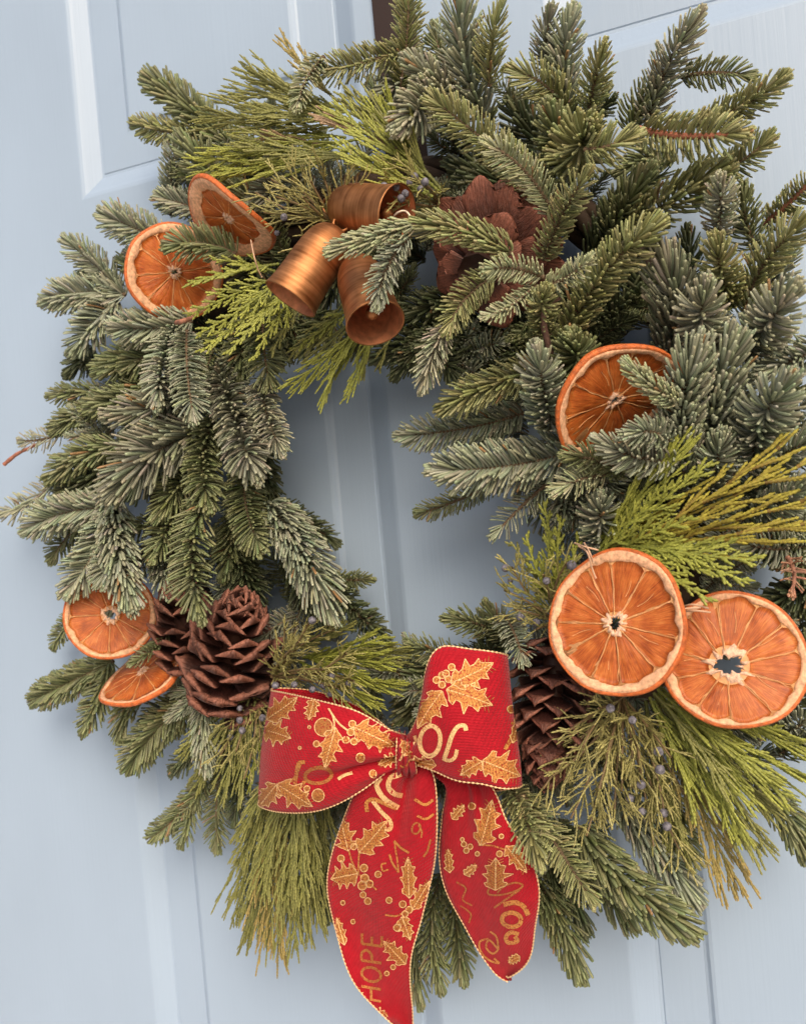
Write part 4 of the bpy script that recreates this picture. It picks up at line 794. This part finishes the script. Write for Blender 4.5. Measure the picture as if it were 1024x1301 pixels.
# ---- printed gold pattern, laid on the ribbon surface
def drop(bv, x, y, lift=.00045):
    d = Fw + (x - IW / 2) / FPX * Rt - (y - IH / 2) / FPX * Up; d = nrm(d)
    loc, nr, idx, dist = bv.ray_cast(Vector(CAM), Vector(d))
    if loc is None: return None
    nv_ = np.array(nr); nv_ = -nv_ if nv_ @ d > 0 else nv_
    return np.array(loc) + nv_ * lift
class Print:
    """every printed motif is one thin part on the ribbon"""
    def __init__(s, bv, parent): s.bv = bv; s.parent = parent; s.items = None; s.depth = 0
    def _open(s):
        if s.depth == 0: s.items = []
        s.depth += 1
    def _close(s, name):
        s.depth -= 1
        if s.depth or not s.items: return
        V, Q, T, mq, mt, n = [], [], [], [], [], 0
        ks = ['gold', 'gold_light', 'gold_dark']
        for v, q, t, m in s.items:
            if q is not None: Q.append(q + n); mq += [ks.index(m)] * len(q)
            if t is not None: T.append(t + n); mt += [ks.index(m)] * len(t)
            V.append(v); n += len(v)
        o_ = V[0][0]
        obj(name, np.vstack(V), np.vstack(Q) if Q else None, np.vstack(T) if T else None, [M[k] for k in ks], s.parent, BOW_O, smooth=False, mi=mq + mt)
    def stroke(s, pts, w, m='gold', n=None, lift=.0005):
        s._open()
        P = catmull(np.array(pts, float), n or max(6, int(6 * len(pts)))); T = np.gradient(P, axis=0); N = nrm(np.stack([-T[:, 1], T[:, 0]], -1)) * w / 2
        run = []
        for p, q in zip(P + N, P - N):
            a, b = drop(s.bv, *p, lift), drop(s.bv, *q, lift)
            if a is None or b is None or np.linalg.norm(a - b) > .012:
                s._fl(run, m); run = []
            else: run.append((a, b))
        s._fl(run, m); s._close('printed_stroke')
    def _fl(s, run, m):
        if len(run) > 1: s.items.append((np.array(run).reshape(-1, 3), grid_quads(len(run), 2), None, m))
    def poly(s, pts, m='gold', lift=.0004, sp=3.0):
        s._open()
        pts = np.array(pts, float); lo, hi = pts.min(0), pts.max(0); co_ = [Vector(p) for p in pts]
        for x in np.arange(lo[0], hi[0], sp):
            for y in np.arange(lo[1], hi[1], sp):
                if inside([tuple(p) for p in pts], x, y): co_.append(Vector((x, y)))
        n = len(pts); r = delaunay_2d_cdt(co_, [], [list(range(n))], 1, 1e-4); V = [drop(s.bv, v.x, v.y, lift) for v in r[0]]
        T = []
        for f in r[2]:
            if all(V[i] is not None for i in f) and max(np.linalg.norm(V[f[0]] - V[f[k]]) for k in (1, 2)) < .012: T.append(f)
        if T:
            T = np.array(T); us, inv = np.unique(T, return_inverse=True)
            s.items.append((np.array([V[i] for i in us]), None, inv.reshape(T.shape), m))
        s._close('printed_shape')
    def circle(s, x, y, r, m='gold', ring=True):
        s._open()
        t = np.linspace(0, 2 * math.pi, 14, endpoint=False)
        s.poly(np.stack([x + r * np.cos(t), y + r * np.sin(t)], -1), m)
        if ring: t = np.linspace(0, 2 * math.pi, 12); s.stroke(np.stack([x + r * .95 * np.cos(t), y + r * .95 * np.sin(t)], -1), 1.1, 'gold_light', lift=.0007); s.stroke(np.stack([x + r * .4 * np.cos(t), y + r * .4 * np.sin(t)], -1), .8, 'gold_dark', lift=.0007)
        s._close('printed_berry')
    def leaf(s, b, t, w, m='gold'):
        s._open()
        b, t = np.array(b, float), np.array(t, float); d = t - b; n = np.array([-d[1], d[0]]) / np.linalg.norm(d)
        n = n + d / np.linalg.norm(d) * .0
        pr = [(0, .06), (.08, .40), (.12, .72), (.22, .98), (.25, .58), (.36, .62), (.50, 1.15), (.52, .62), (.62, .55), (.76, .85), (.76, .42), (.88, .22), (1, 0)]
        ph = np.random.default_rng(int(b[0] * 13 + b[1])); j = lambda: ph.uniform(.85, 1.15)
        cv = ph.uniform(-.10, .10)
        ctr = lambda u: b + d * u + n * w * cv * 4 * u * (1 - u)
        up = [ctr(u) + n * w * v * j() for u, v in pr]; dn = [ctr(u) - n * w * v * j() for u, v in pr[:-1]]; O = up + dn[::-1]
        s.poly(O, m); O2 = O + [O[0]]
        for i in range(len(O2) - 1): s.stroke([O2[i], (O2[i] + O2[i + 1]) / 2, O2[i + 1]], 1.05, 'gold_light', 3, .0007)
        s.stroke([ctr(0), ctr(.5), ctr(.96)], 1.4, 'gold_light', 8, .0007)
        for u in np.arange(.06, .85, .085):
            for sg in (1, -1): s.stroke([ctr(u), ctr(u + .10) + sg * n * w * .3, ctr(u + .15) + sg * n * w * .58], .8, 'gold_dark' if m != 'gold_dark' else 'gold', 5, .0007)
        s._close('printed_leaf')
    def done(s): pass
def ell(x, y, rx, ry, a=0, n=14, t0=0, t1=2 * math.pi):
    t = np.linspace(t0, t1, n); c, s_ = math.cos(a), math.sin(a); return np.stack([x + rx * np.cos(t) * c - ry * np.sin(t) * s_, y + rx * np.cos(t) * s_ + ry * np.sin(t) * c], -1)
p = Print(bvK, knot)
p.leaf((510,942), (522,962), 6); p.stroke([(523,940),(515,950),(508,966)], 2.2, 'gold_light'); p.stroke([(508,938),(514,948),(524,956)], 1.6, 'gold'); p.stroke([(520,966),(514,974),(508,972)], 2, 'gold')
p = Print(bvR, loopR)
p.leaf((573,868), (626,842), 17); p.leaf((568,876), (625,896), 18); p.leaf((562,878), (531,925), 16, 'gold')
for x, y in ((562,858), (570,863), (562,870), (555,864), (567,856)): p.circle(x, y, 4.5)
p.circle(574, 848, 4.5); p.circle(648, 901, 5); p.circle(650, 919, 2, ring=False)
p.stroke(ell(547, 941, 13, 19, .12), 5.5, 'gold_light')
p.stroke([(592,928),(590,922),(582,923),(575,933),(569,952),(565,963)], 5.5, 'gold_light'); p.stroke([(563,963),(571,966),(578,962),(581,952)], 4.5, 'gold_light')
p.stroke([(527,934),(529,944),(521,952)], 4, 'gold_light')
p.leaf((613,966), (660,986), 20); p.leaf((612,967), (585,984), 11, 'gold'); p.leaf((555,972), (517,966), 8, 'gold'); p.stroke([(641,952),(650,935),(656,918)], 5, 'gold'); p.leaf((650,944), (658,905), 6)
p.done()
p = Print(bvL, loopL)
p.leaf((340,914), (379,886), 14); p.leaf((336,927), (371,938), 15); p.leaf((400,889), (393,915), 9, 'gold_dark'); p.circle(412, 924, 12, 'gold_dark'); p.leaf((427,925), (413,976), 13)
p.stroke([(418,900),(424,912),(426,930)], 2.2, 'gold_light'); p.stroke([(419,902),(430,918),(442,928)], 2.2, 'gold_light')
for x, y in ((448,920), (446,930), (440,940), (450,942)): p.circle(x, y, 4.6)
p.leaf((450,924), (502,948), 17, 'gold')
for x, y, r in ((403,945,4), (458,962,5.5), (474,983,4.5), (391,1002,4), (382,950,2), (394,924,2)): p.circle(x, y, r)
p.stroke([(388,968),(380,970),(377,985),(376,998),(382,1000),(388,992)], 4.5, 'gold'); p.stroke([(370,993),(377,984),(384,967)], 3, 'gold')
p.stroke(ell(405, 985, 17, 10, -.1), 4.5, 'gold_dark'); p.stroke([(430,990),(438,985),(448,982)], 4, 'gold_light')
p.leaf((353,996), (329,1026), 13); p.leaf((353,996), (398,1024), 15, 'gold'); p.circle(405, 1010, 8, 'gold_dark'); p.leaf((502,961), (481,972), 8)
p.done()
p = Print(bvTL, tailL)
p.stroke([(484,988),(479,997),(485,1010),(496,1020),(506,1026)], 6.5, 'gold_light'); p.stroke([(509,983),(497,988),(494,999),(501,1008),(512,1011)], 6.5, 'gold_light')
p.stroke([(467,1031),(466,1020),(474,1015),(488,1020),(503,1027)], 5, 'gold'); p.stroke([(474,1017),(484,1030),(495,1042),(496,1052),(489,1054)], 5, 'gold_light')
p.leaf((443,1080), (434,1036), 12); p.leaf((457,1082), (492,1042), 16); p.leaf((455,1109), (421,1116), 16); p.stroke([(443,1078),(448,1095),(456,1110)], 2); p.stroke([(457,1080),(456,1095),(456,1110)], 2); p.stroke([(456,1110),(466,1118),(479,1130)], 2)
for x, y, r in ((450,1075,4), (434,1090,4.5), (463,1102,5), (464,1115,5.5), (461,1124,6), (470,1122,5), (462,1136,4), (468,1144,4.5), (481,1110,4.2), (495,1143,4), (436,1146,3), (449,1170,3)): p.circle(x, y, r)
p.stroke([(494,1104),(487,1106),(485,1098),(491,1096)], 2); p.stroke([(495,1085),(499,1096),(507,1108)], 2.6); p.stroke([(507,1108),(505,1090),(501,1068)], 2.2); p.stroke([(501,1068),(510,1077),(520,1083)], 2.8); p.stroke(ell(529, 1052, 5, 7, .3), 2.2, 'gold_dark'); p.stroke([(532,1048),(536,1056),(535,1064)], 2, 'gold_dark')
p.stroke([(547,1066),(543,1080),(538,1088)], 2.5, 'gold_dark'); p.stroke([(527,1015),(540,1022),(550,1016)], 3.5, 'gold'); p.stroke([(530,1036),(541,1040),(551,1034)], 3, 'gold')
p.leaf((520,1140), (519,1088), 10); p.stroke([(490,1162),(505,1163),(518,1154),(528,1144)], 2.2); p.leaf((524,1155), (546,1118), 9); p.leaf((511,1164), (522,1194), 9); p.leaf((516,1224), (488,1195), 11, 'gold_dark')
for x, y, r in ((512,1148,4.5), (520,1155,4.5), (515,1160,4), (505,1178,4.5), (500,1228,3.2), (492,1236,3)): p.circle(x, y, r, 'gold_dark')
def letters(p, word, o, ex, ey, sz, w, m):
    o, ex, ey = np.array(o, float), np.array(ex, float), np.array(ey, float)
    G = {'H': [[(0, 0), (0, .5), (0, 1)], [(.62, 0), (.62, .5), (.62, 1)], [(0, .5), (.3, .5), (.62, .5)]], 'O': [[(.35 + .36 * math.cos(a), .5 + .5 * math.sin(a)) for a in np.linspace(0, 6.283, 13)]],
         'P': [[(0, 0), (0, .5), (0, 1)], [(0, 1), (.35, 1), (.55, .76), (.35, .5), (0, .48)]], 'E': [[(0, 0), (0, .5), (0, 1)], [(0, 1), (.3, 1), (.52, 1)], [(0, .5), (.2, .5), (.42, .5)], [(0, 0), (.3, 0), (.52, 0)]]}
    x = 0
    for ch in word:
        for s_ in G[ch]: p.stroke([o + ex * sz * (x + a) + ey * sz * b for a, b in s_], w, m, 14 if ch == 'O' else None)
        x += {'H': .95, 'O': 1.0, 'P': .85, 'E': .8}[ch]
letters(p, 'HOPE', (484, 1272), (.02, -1.0), (-1.0, -.14), 25, 3.4, 'gold_dark')
p.leaf((463,1290), (452,1255), 8, 'gold_dark'); p.leaf((470,1288), (492,1292), 9, 'gold_dark'); p.leaf((438,1200), (428,1165), 6, 'gold_dark')
p.done()
p = Print(bvTR, tailR)
p.leaf((611,1073), (626,1016), 15); p.stroke([(608,1073),(625,1074),(642,1079)], 2); p.leaf((643,1074), (669,1108), 10); p.leaf((630,1130), (630,1089), 17, 'gold_dark')
for x, y, r in ((590,1072,3.5), (598,1075,3.5), (593,1080,3.5), (588,1066,2.5), (600,1024,4.5), (607,1084,3), (635,1084,4), (637,1062,3)): p.circle(x, y, r, 'gold_dark' if x < 600 else 'gold')
p.stroke([(634,1122),(622,1128),(622,1136),(640,1136),(658,1130),(664,1124),(654,1121),(640,1126),(632,1134)], 2.2, 'gold_dark'); p.stroke([(660,1130),(646,1140),(628,1153)], 2.5, 'gold_dark')
p.stroke([(640,1149),(654,1146),(665,1151),(671,1162)], 6, 'gold'); p.stroke(ell(650, 1168, 12, 9, .05), 5.5, 'gold'); p.stroke([(659,1186),(649,1184),(643,1190),(646,1197),(657,1195),(654,1189)], 5, 'gold')
p.stroke([(623,1183),(631,1190),(633,1205),(626,1211),(618,1203),(622,1194),(634,1206)], 2.4, 'gold'); p.stroke([(621,1192),(610,1196),(611,1208),(621,1219),(634,1223),(628,1217)], 2.4, 'gold'); p.leaf((660,1214), (646,1222), 6, 'gold_dark'); p.leaf((575,1040), (590,1022), 7, 'gold_dark'); p.leaf((572,1108), (570,1078), 6, 'gold_dark'); p.stroke([(580,1120),(592,1128),(588,1142),(600,1150)], 2, 'gold_dark'); p.stroke([(585,1150),(598,1160),(596,1172)], 2, 'gold_dark'); p.leaf((590,1110), (606,1098), 6, 'gold_dark')
p.done()
